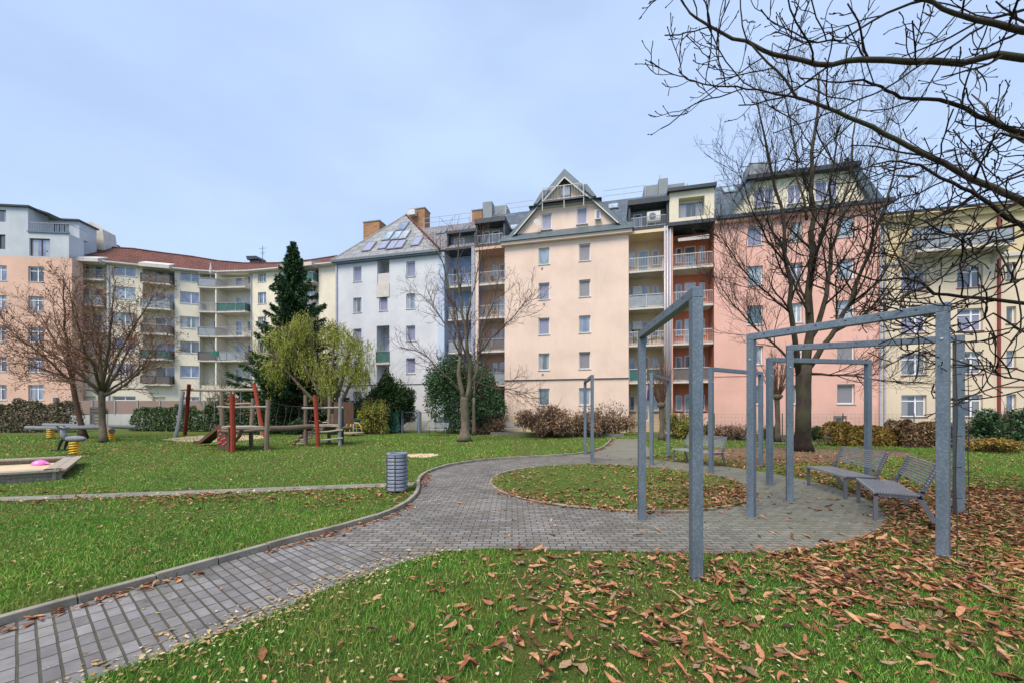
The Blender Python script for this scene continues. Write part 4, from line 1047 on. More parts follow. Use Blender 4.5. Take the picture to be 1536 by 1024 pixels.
M['hedger'] = island('hedge_leaves_rust', [(0, srgb(60,48,38)), (.5, srgb(104,80,60)), (.85, srgb(150,120,92)), (1, srgb(128,136,80))], .8, .2)
M['bushb'] = island('bush_leaves_brown', [(0, srgb(84,66,52)), (.5, srgb(128,102,82)), (1, srgb(170,144,118))], .85, .2)
M['bushy'] = island('shrub_leaves_yellow_green', [(0, srgb(84,104,44)), (.6, srgb(138,150,66)), (1, srgb(188,150,80))], .75, .2)
M['seed'] = island('seed_heads', [(0, srgb(104,72,52)), (1, srgb(164,124,88))], .9, .1)
def cards(C, size, rs, asp=.5, up=0, kind='leaf', dirs=None):
    """one small folded leaf (two triangles sharing a midrib) at every centre"""
    n = len(C); rs_ = rs
    if dirs is None:
        u = rs_.normal(size=(n, 3)); u[:, 2] += up
    else: u = dirs+rs_.normal(size=(n, 3))*.35
    u /= np.linalg.norm(u, axis=1)[:, None]+1e-9
    v = np.cross(u, rs_.normal(size=(n, 3))); v /= np.linalg.norm(v, axis=1)[:, None]+1e-9
    w_ = np.cross(u, v)
    s = (size*(.6+.8*rs_.rand(n)))[:, None]
    a = C-u*s*.5; b = C+u*s*.5; m1 = C+v*s*asp*.5+w_*s*.08; m2 = C-v*s*asp*.5+w_*s*.08
    V = np.stack([a, m1, b, m2], 1).reshape(-1, 3)
    i = np.arange(n)[:, None]*4
    Fc = np.concatenate([i+np.array([[0, 1, 2]]), i+np.array([[0, 2, 3]])], 0)
    return V, Fc
def blob(n, rs, c, r, hollow=.45, lump=.22, freq=2.2, seed=0, flat=0, gap=.0):
    """points through an uneven ellipsoid volume, denser outside"""
    d = rs.normal(size=(n, 3)); d /= np.linalg.norm(d, axis=1)[:, None]
    k = np.random.RandomState(seed).normal(size=(7, 3))*freq; ph = np.random.RandomState(seed+1).rand(7)*6.28
    L = np.sin(d@k.T+ph).sum(1)/3.2
    rr = (hollow+(1-hollow)*rs.rand(n)**.6)*(1+lump*L)
    P = d*rr[:, None]*np.array(r)+np.array(c)
    if gap:
        g = np.sin(P@(k.T*1.1)+ph*2).sum(1); P = P[g > -7*gap*(-1)-7+7] if False else P[g > (-2.4+gap*4)]
    return P
def rlimb(rnd, p, d, L, r0, r1, nseg, wig, trop):
    pts = [p.copy()]; d = d.normalized()
    for i in range(nseg):
        d = (d+Vector((rnd.gauss(0, wig), rnd.gauss(0, wig), rnd.gauss(0, wig)+trop))).normalized()
        pts.append(pts[-1]+d*(L/nseg))
    return pts, [r0+(r1-r0)*i/nseg for i in range(nseg+1)]
def interp(pts, rr, f):
    x = f*(len(pts)-1); i = min(int(x), len(pts)-2); t = x-i
    return pts[i].lerp(pts[i+1], t), (pts[i+1]-pts[i]).normalized(), rr[i]*(1-t)+rr[i+1]*t
def sprout(mb, rnd, pts, rr, lv, LV, tips=None, Lp=None):
    """children of a limb, level by level; LV[lv] = dict(n, ang, len, trop, wig, seg, f0, rk, sides)"""
    if lv >= len(LV): return
    P = LV[lv]; Lp = Lp or sum((b-a).length for a, b in zip(pts, pts[1:]))
    n = max(1, int(P['n']*rnd.uniform(.75, 1.25)*(min(1.6, Lp/P['ref']) if 'ref' in P else 1)))
    az = rnd.uniform(0, 6.28)
    for i in range(n):
        f = P['f0']+(1-P['f0'])*((i+rnd.random())/n)
        p, d, r = interp(pts, rr, min(.995, f)); az += 2.4+rnd.uniform(-.5, .5)
        s = d.orthogonal().normalized(); s.rotate(Matrix.Rotation(az, 3, d))
        a = rad(P['ang'])*rnd.uniform(.7, 1.3)
        c = d*math.cos(a)+s*math.sin(a)
        if 'flat' in P: c.z *= P['flat']; c.normalize()
        L = P['len']*rnd.uniform(.6, 1.25)*(1-.55*f if P.get('shrink', 1) else 1)
        r0 = min(r*.8, max(r*P.get('rk', .55), P.get('rmin', .003))); k = P['seg']
        q, qr = rlimb(rnd, p, c, L, r0, max(P.get('rmin', .003), r0*.35), k, P['wig'], P['trop'])
        mb.tube(q, qr, P.get('sides', 4), False)
        if tips is not None and lv >= len(LV)-2: tips.append((q[-1], (q[-1]-q[-2]).normalized()))
        sprout(mb, rnd, q, qr, lv+1, LV, tips, L)
def trunk_tube(pts, rr, name, mat, parent, n=14, flare=1.5, rnd=None):
    m = MB(); p2 = []; r2 = []
    for i in range(len(pts)-1):
        for k in range(3): t = k/3; p2.append(Vector(pts[i]).lerp(Vector(pts[i+1]), t)); r2.append(rr[i]*(1-t)+rr[i+1]*t)
    p2.append(Vector(pts[-1])); r2.append(rr[-1])
    if rnd:
        for i in range(1, len(p2)-1): p2[i] += Vector((rnd.gauss(0, rr[0]*.04), rnd.gauss(0, rr[0]*.04), 0))
    r2[0] *= flare; r2[1] *= 1+(flare-1)*.25
    m.tube(p2, r2, n); return m
# ---- big bare tree right of the middle
def bare_tree(label, base, mat, seed, limbs, LV, trunk, twigmat='twigd', name='bare_tree', group=None, leafy=None):
    rnd = random.Random(seed); b = Vector(base); t = thing(name, label, 'tree', base, 0, group)
    pts = [Vector(p)-b for p, r in trunk]; rr = [r for p, r in trunk]
    m = trunk_tube(pts, rr, 'trunk', mat, t, rnd=rnd)
    cm = MB(); tips = []
    for L in limbs:
        q = [Vector(p)-b for p in L[0]]; k = len(q)
        # refine with a little wander
        qq = [q[0]]
        for a_, b_ in zip(q, q[1:]):
            for f in (.33, .67, 1): 
                w_ = Vector((rnd.gauss(0, 1), rnd.gauss(0, 1), rnd.gauss(0, 1)))*(b_-a_).length*.02*(f < 1)
                qq.append(a_.lerp(b_, f)+w_)
        r_ = [L[1]+(L[2]-L[1])*(i/(len(qq)-1))**.8 for i in range(len(qq))]
        (m if L[1] > .05 else cm).tube(qq, r_, 8 if L[1] > .05 else 5)
        sprout(cm, rnd, qq, r_, 0, LV, tips)
    m.build('trunk', M[mat], t, smooth=True); cm.build('crown', M[twigmat], t, smooth=True)
    if leafy:
        rs = np.random.RandomState(seed); T = np.array([tuple(p) for p, d in tips])
        k = leafy[1]; idx = rs.randint(0, len(T), k); C = T[idx]+rs.normal(size=(k, 3))*leafy[2]
        V, Fc = cards(C, leafy[3], rs, .6); npmesh('leaves', V, Fc, M[leafy[0]], t)
    return t, tips
LVB = [dict(n=17, ang=36, len=2.6, trop=.13, wig=.13, seg=6, f0=.18, rk=.5, sides=5, rmin=.008),
       dict(n=10, ang=38, len=1.25, trop=.15, wig=.16, seg=4, f0=.12, rk=.5, sides=3, rmin=.005, ref=2.2),
       dict(n=6, ang=38, len=.55, trop=.12, wig=.2, seg=3, f0=.15, rk=.6, sides=3, rmin=.0045, ref=1.0)]
Yt = 15.4
A_ = lambda px, py, dy=0: tuple(AT(px, py, Yt+dy))
bp = G(1203, 676)
T9, _ = bare_tree('large bare tree with thick mossy trunk in the leaf litter beside the slatted benches', (bp.x, Yt, 0), 'barkbig', 5, [
    ([A_(1207,555), A_(1214,470,.3), A_(1219,380,.2), A_(1216,290), A_(1222,200,-.2), A_(1228,110)], 0.178, .03),
    ([A_(1198,560), A_(1188,480,-.6), A_(1180,400,-1), A_(1172,310,-1.2), A_(1150,220,-1.5), A_(1136,150,-1.8)], 0.111, .02),
    ([A_(1210,540), A_(1232,470,.8), A_(1246,400,1.2), A_(1262,320,1.5), A_(1278,240,1.6), A_(1290,150,1.8)], 0.126, .02),
    ([A_(1214,550), A_(1246,505,-.4), A_(1276,455,-.7), A_(1304,380,-1), A_(1330,300,-1.3), A_(1352,200,-1.4)], 0.118, .02),
    ([A_(1196,552), A_(1160,515,.6), A_(1130,490,.9), A_(1098,455,1.0), A_(1076,420,1.2)], 0.056, .012),
    ([A_(1216,560), A_(1262,562,-.8), A_(1320,570,-1.0), A_(1390,574,-1.2)], 0.052, .012),
    ([A_(1214,470), A_(1196,420,1.4), A_(1160,350,2.2), A_(1138,280,2.8)], 0.067, .012),
    ([A_(1219,400), A_(1240,330,-1.2), A_(1250,250,-2), A_(1262,170,-2.4)], 0.074, .012),
    ([A_(1186,470,-.6), A_(1152,440,-1.6), A_(1110,400,-2.2), A_(1078,350,-2.6)], 0.044, .01),
    ([A_(1250,500), A_(1300,470,1), A_(1350,430,1.6), A_(1392,380,2)], 0.052, .01),
    ([A_(1182,400), A_(1150,360,-1), A_(1122,300,-1.4), A_(1104,240,-1.6)], 0.044, .01),
    ([A_(1262,330), A_(1300,260,2), A_(1330,190,2.4), A_(1350,130,2.6)], 0.044, .01),
    ([A_(1210,330), A_(1196,240,.8), A_(1180,160,1), A_(1172,110,1)], 0.052, .01),
    ([A_(1276,455,-.7), A_(1320,420,-1.8), A_(1360,350,-2.2), A_(1384,280,-2.4)], 0.044, .01)],
    LVB, [(tuple(bp), .29), (A_(1204,630), .26), (A_(1205,590), .25), (A_(1206,548), .27)])
# ---- overhanging foreground tree at the upper right; its trunk stands just outside the frame
Yf = 5.2
def Af(px, py, Y=None): return tuple(AT(px, py, Y or Yf))
crotch = (9.6, 5.6, 3.0)
LVF = [dict(n=8, ang=50, len=1.3, trop=.05, wig=.13, seg=6, f0=.2, rk=.45, sides=5, rmin=.008, flat=.9),
       dict(n=5, ang=45, len=.6, trop=.10, wig=.2, seg=5, f0=.2, rk=.6, sides=4, rmin=.0058, ref=1.0),
       dict(n=3, ang=45, len=.2, trop=.16, wig=.2, seg=3, f0=.3, rk=.7, sides=4, rmin=.005, ref=.5)]
hub = lambda z: (9.2, 5.4, z)
FL = [
    ([hub(5.0), Af(1640,86), Af(1536,88), Af(1400,92), Af(1290,90), Af(1225,97), Af(1160,82), Af(1120,62), Af(1065,40), Af(1035,20), Af(1021,0)], .052, .008),
    ([hub(3.0), Af(1660,362), Af(1560,318), Af(1506,290), Af(1450,265), Af(1400,238), Af(1345,210), Af(1290,183), Af(1240,162), Af(1195,147), Af(1178,120), Af(1140,82), Af(1118,60)], .05, .008),
    ([Af(1195,147), Af(1150,138), Af(1105,130), Af(1063,128), Af(1035,122), Af(1018,108)], .012, .006),
    ([hub(4.0), Af(1640,235,5.8), Af(1536,200,5.8), Af(1500,189,5.8), Af(1450,163,5.8), Af(1410,150,5.8), Af(1350,147,5.8), Af(1322,130,5.8), Af(1295,120,5.8), Af(1262,124,5.8), Af(1200,118,5.8)], .045, .008),
    ([hub(5.8), Af(1640,62,4.8), Af(1536,47,4.8), Af(1480,33,4.8), Af(1430,20,4.8), Af(1375,0,4.8), Af(1330,-28,4.8)], .05, .012),
    ([hub(5.4), Af(1640,-8,5.0), Af(1536,15,5.0), Af(1488,28,5.0), Af(1440,62,5.0), Af(1390,92,5.0), Af(1330,132,5.0), Af(1262,164,5.0), Af(1200,186,5.0), Af(1160,200,5.0)], .02, .006),
    ([hub(3.0), Af(1650,380,4.7), Af(1560,352,4.7), Af(1510,328,4.7), Af(1470,297,4.7), Af(1430,275,4.7), Af(1380,248,4.7), Af(1335,242,4.7), Af(1262,262,4.7)], .04, .006),
    ([hub(2.6), Af(1650,462,4.9), Af(1536,455,4.9), Af(1470,447,4.9), Af(1400,441,4.9), Af(1383,424,4.9), Af(1359,417,4.9), Af(1310,420,4.9), Af(1262,400,4.9), Af(1215,384,4.9)], .03, .006),
    ([hub(3.0), Af(1640,350,4.6), Af(1536,352,4.6), Af(1490,362,4.6), Af(1440,395,4.6), Af(1400,425,4.6), Af(1340,452,4.6), Af(1290,470,4.6)], .022, .005),
    ([hub(2.2), Af(1640,440,4.4), Af(1536,418,4.4), Af(1480,435,4.4), Af(1410,462,4.4), Af(1350,505,4.4)], .02, .005),
    ([hub(2.3), Af(1640,560,4.3), Af(1536,570,4.3), Af(1508,566,4.3), Af(1478,552,4.3)], .014, .006),
    ([hub(4.2), Af(1640,150,5.4), Af(1536,210,5.4), Af(1500,200,5.4), Af(1455,250,5.4), Af(1380,290,5.4), Af(1300,318,5.4), Af(1220,345,5.4), Af(1160,372,5.4)], .02, .005),
    ([hub(3.6), Af(1640,290,5.5), Af(1536,262,5.5), Af(1470,290,5.5), Af(1400,330,5.5), Af(1330,362,5.5), Af(1270,395,5.5), Af(1200,400,5.5)], .02, .005),
    ([hub(6.0), Af(1600,-40,5.2), Af(1440,-20,5.2), Af(1330,20,5.2), Af(1262,62,5.2), Af(1210,60,5.2), Af(1150,28,5.2)], .025, .006),
    ([hub(3.4), Af(1640,330,4.5), Af(1536,300,4.5), Af(1470,340,4.5), Af(1420,385,4.5), Af(1370,402,4.5)], .02, .005),
    ([hub(2.4), Af(1640,500,4.6), Af(1536,498,4.6), Af(1490,470,4.6), Af(1430,500,4.6), Af(1390,520,4.6), Af(1350,535,4.6)], .016, .004),
]
T10, tips10 = bare_tree('large bare chestnut tree reaching over the upper right with thick dark limbs', (9.6, 5.6, 0), 'barkbig', 21,
    [(a, b*1.08, c*1.05) for a, b, c in FL]+[([hub(3.2+.5*i), (9.2+1.7*math.cos(t_), 5.4+1.7*math.sin(t_), 4.6+.5*i), (9.2+3.4*math.cos(t_), 5.4+3.4*math.sin(t_), 6.0+.6*i), (9.2+4.6*math.cos(t_), 5.4+4.6*math.sin(t_), 7.6+.6*i)], .09, .012) for i, t_ in enumerate((-.6, .3, -1.3, 1.1, -.1, .7))], LVF, [((9.6, 5.6, 0), .32), ((9.55, 5.55, 1.5), .28), ((9.3, 5.45, 3.0), .27), ((9.2, 5.4, 6.2), .16), ((9.3, 5.6, 8.6), .05)])
m = MB(); rnd = random.Random(4)
for p, d in tips10:
    if rnd.random() < .8: m.tube([p-d*.004, p+d*.008, p+d*.02, p+d*.03], [.004, .008, .006, .001], 5)
m.build('buds', M['twigd'], T10, smooth=True)
# ---- central bare tree and its slim neighbour
Yt = 21.5
bp = G(697, 661.5)
LVC = [dict(n=14, ang=34, len=2.2, trop=.07, wig=.13, seg=5, f0=.25, rk=.5, sides=4, rmin=.010),
       dict(n=7, ang=40, len=1.05, trop=.07, wig=.18, seg=4, f0=.2, rk=.55, sides=3, rmin=.007, ref=2),
       dict(n=5, ang=40, len=.55, trop=.08, wig=.2, seg=3, f0=.2, rk=.6, sides=3, rmin=.006, ref=1)]
bare_tree('bare tree with forked grey trunk on the lawn in front of the dark evergreen', (bp.x, Yt, 0), 'bark', 31, [
    ([A_(695,600), A_(688,560), A_(690,520,.3), A_(680,460,.5), A_(668,410,.6), A_(655,370,.6)], .16, .02),
    ([A_(700,602), A_(705,560), A_(700,510,-.5), A_(692,450,-.6), A_(684,400,-.8), A_(690,350,-.8)], .15, .02),
    ([A_(702,590), A_(716,555,.6), A_(722,500,.8), A_(740,455,1), A_(750,410,1)], .1, .015),
    ([A_(692,590), A_(672,565,-.5), A_(655,550,-.8), A_(635,530,-1), A_(600,520,-1)], .06, .012),
    ([A_(704,570), A_(735,580,.4), A_(770,585,.5), A_(800,598,.5)], .035, .01),
    ([A_(690,530), A_(670,490,.8), A_(645,455,1), A_(615,430,1.2)], .06, .01),
    ([A_(716,530), A_(745,500,-.7), A_(775,470,-.9), A_(798,440,-1)], .05, .01),
    ([A_(700,480), A_(712,430,.5), A_(722,380,.5), A_(725,340,.5)], .06, .01)],
    LVC, [(tuple(bp), .3), (A_(698,640), .25), (A_(697,610), .24), (A_(698,595), .25)], 'twig')
Yt = 27
LVS = [dict(n=5, ang=32, len=1.6, trop=.12, wig=.12, seg=4, f0=.2, rk=.5, sides=3, rmin=.01), dict(n=4, ang=35, len=.8, trop=.1, wig=.15, seg=3, f0=.2, rk=.6, sides=3, rmin=.008)]
bp = Vector(A_(711, 652)); bp.z = 0
bare_tree('slim bare tree standing close behind the forked bare tree', tuple(bp), 'bark', 41, [
    ([A_(711,600), A_(713,560), A_(716,520), A_(720,480)], .08, .02), ([A_(712,590), A_(724,555,.5), A_(735,520,.6)], .05, .01), ([A_(710,595), A_(700,560,-.5), A_(695,530,-.6)], .05, .01)],
    LVS, [(tuple(bp), .13), (A_(711,625), .11), (A_(711,596), .1)], 'twig')
# ---- round-crowned tree with dry seed heads on the left and its leaning companion
Yt = 21
bp = G(155, 663)
LVL = [dict(n=12, ang=36, len=1.9, trop=.05, wig=.12, seg=5, f0=.15, rk=.5, sides=4, rmin=.012),
       dict(n=9, ang=38, len=1.1, trop=.06, wig=.18, seg=4, f0=.15, rk=.55, sides=3, rmin=.008, ref=1.8),
       dict(n=6, ang=38, len=.55, trop=.08, wig=.2, seg=3, f0=.2, rk=.6, sides=3, rmin=.006, ref=.9)]
bare_tree('low wide bare tree with russet seed heads and short upright trunk left of the swing', (bp.x, Yt, 0), 'bark', 51, [
    ([A_(152,590), A_(130,570,-.5), A_(100,545,-1), A_(60,520,-1.4), A_(30,480,-1.6)], .12, .015),
    ([A_(153,588), A_(150,545), A_(140,490,.4), A_(135,440,.5)], .13, .015),
    ([A_(155,590), A_(175,560,.8), A_(195,520,1.2), A_(205,470,1.4)], .11, .015),
    ([A_(158,592), A_(190,575,-.8), A_(215,550,-1.2), A_(235,510,-1.4)], .09, .012),
    ([A_(152,586), A_(120,550,1.4), A_(90,500,2), A_(75,450,2.2)], .1, .012),
    ([A_(154,584), A_(160,540,-1.2), A_(168,480,-1.8), A_(172,430,-2)], .1, .012),
    ([A_(150,592), A_(115,575,1), A_(75,565,1.4), A_(35,560,1.6)], .07, .01),
    ([A_(158,590), A_(200,560,.4), A_(232,530,.6), A_(252,500,.8)], .07, .012),
    ([A_(156,586), A_(178,530,-.4), A_(214,470,-.6), A_(232,440,-.6)], .08, .012),
    ([A_(153,586), A_(128,530,-1.6), A_(110,470,-2.2), A_(104,420,-2.4)], .09, .012)],
    LVL, [(tuple(bp), .16), (A_(153,630), .14), (A_(153,600), .14), (A_(153,586), .16)], 'twigr', leafy=('seed', 5200, .1, .085))
Yt = 23.5
bp = Vector(A_(127, 656)); bp.z = 0
bare_tree('leaning bare tree with brown trunk tilting left behind the low wide tree', tuple(bp), 'woodd', 61, [
    ([A_(109,570), A_(96,530), A_(70,490,.5), A_(40,450,.8)], .1, .012), ([A_(108,568), A_(100,510,-.6), A_(95,450,-.8), A_(92,405,-.8)], .1, .012),
    ([A_(108,575), A_(70,555,.8), A_(30,545,1), A_(-10,540,1)], .07, .01), ([A_(110,565), A_(120,520,1), A_(135,470,1.2)], .07, .01), ([A_(106,572), A_(60,530,-1), A_(20,500,-1.4), A_(-15,470,-1.4)], .08, .01)],
    LVL, [(tuple(bp), .14), (A_(118,620), .13), (A_(111,588), .125), (A_(108,566), .12)], 'twigr', leafy=('seed', 2600, .1, .085))
# ---- pollards by the fence
def pollard(label, px, py, Y, top, spread, seed):
    rnd = random.Random(seed); b = AT(px, py, Y); b.z = 0; t = thing('pollarded_tree', label, 'tree', tuple(b), 0, 'pollarded trees by the fence')
    hk = ZY(py, Y); m = trunk_tube([(0,0,0), (.03,0,hk*.5), (0,.03,hk), (0,0,hk+.25)], [.15,.12,.13,.17], '', '', None, 10, 1.3)
    m.ellip((0,0,hk+.2), (.24,.24,.2), 9, 6, .12, rnd); m.build('trunk', M['bark'], t, smooth=True)
    c = MB(); ht = ZY(top, Y)-hk
    for i in range(44):
        a = rnd.uniform(0, 6.28); sp = rnd.random()**.6*spread
        q, r = rlimb(rnd, Vector((.1*math.cos(a), .1*math.sin(a), hk+.2)), Vector((math.cos(a)*sp, math.sin(a)*sp, ht*.9)), ht*rnd.uniform(.6, 1.05), .02, .007, 5, .06, .05)
        c.tube(q, r, 3, False)
        for _ in range(3):
            p, d, rr = interp(q, r, rnd.uniform(.3, .9)); q2, r2 = rlimb(rnd, p, d+Vector((rnd.gauss(0,.4), rnd.gauss(0,.4), .1)), ht*.3, .008, .005, 3, .1, .05); c.tube(q2, r2, 3, False)
    c.build('crown', M['twigr'], t, smooth=True)
pollard('small pollarded tree with upright twigs in front of the drainpipes', 992, 612, 22, 540, 1.4, 71)
pollard('small pollarded tree with dense broom of twigs left of the big mossy trunk', 1166, 600, 21, 528, 1.1, 72)
# ---- spruce
def spruce(label, px, Y, top, rmax, seed, mat='spruce', z0=1.0):
    b = AT(px, 600, Y); b.z = 0; Ht = ZY(top, Y); t = thing('spruce_tree', label, 'tree', tuple(b)); rnd = random.Random(seed); rs = np.random.RandomState(seed)
    m = MB(); m.tube([(0,0,0), (0,0,Ht*.5), (0,0,Ht-.1)], [.22, .12, .012], 8); m.build('trunk', M['bark'], t, smooth=True)
    bm_ = MB(); C = []; D = []; z = z0
    while z < Ht-.05:
        f = (z-z0)/(Ht-z0); n = rnd.choice((4, 5, 6)) if f < .95 else 3; a0 = rnd.random()*6.28
        for i in range(n):
            a = a0+i*6.283/n+rnd.uniform(-.3, .3); L = (rmax*(1-f)**1.0+.12)*rnd.uniform(.4, 1.15)
            pts = [Vector((0, 0, z))]; k = 7; dz = .1*(1-f)+.25*f
            for j in range(1, k+1):
                u = j/k; pts.append(Vector((math.cos(a)*L*u, math.sin(a)*L*u, z+L*(dz*u-.42*u*(1-f*.8)+.25*u*u*u))))
            bm_.tube(pts, [.025*(1-j/k)+.005 for j in range(k+1)], 3, False)
            m_ = int(16+L*95)
            for _ in range(m_):
                u = rnd.random()**.7; p, d, r = interp(pts, [0]*(k+1), u*.999)
                side = rnd.uniform(-1, 1)*(.42*L*(1-u)*.8+.1); C.append((p.x-math.sin(a)*side, p.y+math.cos(a)*side, p.z-abs(side)*.2-rnd.random()**2*.34)); D.append((d.x-math.sin(a)*side*1.5, d.y+math.cos(a)*side*1.5, -.35))
        z += (.24 if f < .8 else .2)*rnd.uniform(.8, 1.2)
    bm_.build('branches', M['twigd'], t)
    V, Fc = cards(np.array(C), .26, rs, .34, dirs=np.array(D)*1.0); npmesh('crown', V, Fc, M[mat], t)
spruce('tall dark green spruce behind the yellow-green willow', 440, 31, 360, 5.2, 81)
# ---- willow with yellowing leaves
def weeping(label, px, py, Y, lobes, seed):
    b = AT(px, py, Y); b.z = 0; rs = np.random.RandomState(seed); rnd = random.Random(seed); t = thing('willow_tree', label, 'tree', tuple(b))
    m = MB(); cm = MB(); C = []; D = []
    m.tube([(0,0,0), (.1,0,.9), (.0,0,1.6)], [.3,.22,.2], 10)
    for (cx, cy, rx, ry_px, dY) in lobes:
        c = AT(cx, cy, Y+dY)-b; r = rx*Y/F; rz = ry_px*Y/F
        q = [Vector((0, 0, 1.3)), Vector((c.x*.4, c.y*.4, c.z*.55)), Vector((c.x*.9, c.y, c.z)), Vector((c.x, c.y, c.z+rz*.6))]
        m.tube(q, [.17, .12, .07, .02], 7)
        ends = []
        for i in range(26):
            p, d, _ = interp(q, [0]*4, rnd.uniform(.35, .99)); a = rnd.uniform(0, 6.28); e = rnd.uniform(-.2, 1.3)
            L = r*rnd.uniform(.5, 1.1); g, gr = rlimb(rnd, p, Vector((math.cos(a), math.sin(a), e)), L, .03, .008, 5, .12, -.02); cm.tube(g, gr, 4, False); ends.append((g, gr))
        P = blob(900, rs, tuple(c), (r, r*.85, rz), .15, .55, 2.6, seed+int(cx))
        for p in P:
            if rnd.random() < .55 or math.sin(p[0]*2.3+1)+math.sin(p[2]*2.9)+math.sin(p[1]*2.1+2) < -1.0: continue
            n = rnd.randint(7, 16); L = rnd.uniform(.25, 1.25); x, y, z = p; sx, sy = rnd.gauss(0, .12), rnd.gauss(0, .12)
            for j in range(n):
                u = j/n; C.append((x+sx*u+rnd.gauss(0, .035), y+sy*u+rnd.gauss(0, .035), z-L*u)); D.append((sx, sy, -1))
            if rnd.random() < .25: cm.tube([(x, y, z), (x+sx, y+sy, z-L)], .004, 3, False)
    m.build('trunk', M['bark'], t, smooth=True); cm.build('branches', M['twig'], t, smooth=True)
    V, Fc = cards(np.array(C), .115, rs, .4, dirs=np.array(D)*.8); npmesh('crown', V, Fc, M['willow'], t)
weeping('yellow-green willow in two loose clumps behind the climbing towers', 498, 640, 28, [(428, 508, 38, 34, 0), (455, 490, 26, 24, .4), (412, 545, 24, 26, -.8), (500, 498, 30, 24, .6), (530, 520, 34, 30, 0), (495, 562, 28, 28, -.6), (538, 556, 22, 26, .3), (462, 535, 24, 26, .5)], 91)
# ---- generic leafy shrubs / hedges
M['seed'] = M['seed']
def shrub(name, label, px0, px1, top, base_py, Y, mat, n, size, seed, depth=None, cat='shrub', group=None, asp=.5, lump=.25, stems=14, up=0, hollow=.35, freq=2.2, twig='twig'):
    w_ = (px1-px0)*Y/F; cx = ((px0+px1)/2-CX)/F*Y; h_ = ZY(top, Y); d_ = depth or w_*.8
    rs = np.random.RandomState(seed); rnd = random.Random(seed)
    t = thing(name, label, cat, (cx, Y+d_/2, 0), 0, group)
    if lump < .1: P = blob(n, rs, (0, 0, h_*.5), (w_/2, d_/2, h_*.55), hollow, lump, freq, seed)
    else:
        parts_ = [blob(n//3, rs, (0, 0, h_*.42), (w_*.45, d_*.45, h_*.5), hollow, lump, freq, seed)]; kk = 9
        for i in range(kk):
            a = i*6.283/kk+rnd.uniform(-.3, .3); f = rnd.uniform(.55, .85); s_ = rnd.uniform(.22, .38); zc = rnd.uniform(.22, .74)
            parts_.append(blob(int(n*.1), rs, (math.cos(a)*f*w_/2, math.sin(a)*f*d_/2, h_*zc), (w_*s_*.62, d_*s_*.62, h_*s_*.8), .2, .45, freq, seed+i))
        P = np.concatenate(parts_); P = P[(vnoise(P[:, [0, 2]], 2.6, seed % 50) > .2)]
    P = P[P[:, 2] > .03]
    V, Fc = cards(P, size, rs, asp, up); npmesh('foliage', V, Fc, M[mat], t)
    m = MB()
    for i in range(stems):
        a = rnd.uniform(0, 6.28); q, r = rlimb(rnd, Vector((rnd.uniform(-.2, .2)*w_, rnd.uniform(-.2, .2)*d_, 0)), Vector((math.cos(a)*w_*.3, math.sin(a)*d_*.3, h_*.8)), h_*rnd.uniform(.7, 1.0), .03, .008, 5, .12, 0)
        m.tube(q, r, 4, False)
        for _ in range(4):
            p, d, _r = interp(q, r, rnd.uniform(.3, .98)); g, gr = rlimb(rnd, p, d+Vector((rnd.gauss(0,.6), rnd.gauss(0,.6), .2)), h_*.35, .01, .005, 4, .15, 0); m.tube(g, gr, 3, False)
    m.build('stems', M[twig], t); return t
def hedge(name, label, px0, px1, top, Y0_, Y1_, depth, mat, n, size, seed, group=None, asp=.55, mat2=None):
    p0, p1 = Vector(((px0-CX)/F*Y0_, Y0_, 0)), Vector(((px1-CX)/F*Y1_, Y1_, 0)); L = (p1-p0).length; d = (p1-p0)/L; nn = Vector((-d.y, d.x, 0))
    h_ = ZY(top, (Y0_+Y1_)/2); rs = np.random.RandomState(seed); t = thing(name, label, 'hedge', tuple((p0+p1)/2), 0, group)
    s = rs.rand(n)*L-L/2; u = rs.rand(n)*2-1; v = rs.rand(n)
    side = rs.rand(n); u = np.where(side < .45, -1+rs.rand(n)*.25, u); v = np.where((side > .45) & (side < .75), .88+.12*rs.rand(n), v)
    wob = .12*np.sin(s*1.7+seed)+.08*np.sin(s*4.1)+.05*np.sin(s*9+u*3); edge = np.clip((L/2-np.abs(s))*3, .25, 1)
    u = u*(1-.3*v**3)
    X = d.x*s+nn.x*(u*depth/2*(1+wob)); Y = d.y*s+nn.y*(u*depth/2*(1+wob)); Z = v*h_*(1+wob)*edge**.3
    P = np.stack([X, Y, Z], 1); V, Fc = cards(P, size, rs, asp); npmesh('foliage', V, Fc, M[mat], t)
    m = MB(); rnd = random.Random(seed)
    for i in range(int(L*5)):
        a = rnd.uniform(-L/2, L/2); b = d*a+nn*rnd.uniform(-.3, .3)*depth; q, r = rlimb(rnd, b, Vector((rnd.gauss(0,.2), rnd.gauss(0,.2), 1)), h_*rnd.uniform(.75, 1.1), .015, .005, 4, .14, 0); m.tube(q, r, 3, False)
    m.build('stems', M['twig'], t); return t
hedge('hedge', 'long grey-brown hedge along the far left edge of the lawn', -60, 116, 606, 31, 31.5, 1.6, 'hedgeb', 14000, .16, 101)
hedge('hedge', 'clipped green hedge below the whitewashed wall left of the swing', 213, 332, 613, 34, 33, 2.0, 'hedgeg', 12000, .16, 102)
hedge('hedge', 'rusty brown bare hedge behind the rope bridge', 335, 470, 596, 31.5, 30.5, 1.2, 'bushb', 9000, .14, 103)
hedge('hedge', 'autumn hedge with yellow leaves on its left part below the pink wall', 1238, 1345, 638, 19.0, 18.6, 1.3, 'hedgey', 9000, .12, 104)
hedge('hedge', 'rust and green hedge right of the yellow one in front of the ochre house', 1335, 1428, 632, 18.4, 18.0, 1.5, 'hedger', 9000, .12, 105)
shrub('yew_tree', 'rounded dark green yew in front of the white house', 532, 614, 548, 645, 29.5, 'yew', 26000, .16, 111, cat='tree', lump=.12, hollow=.5)
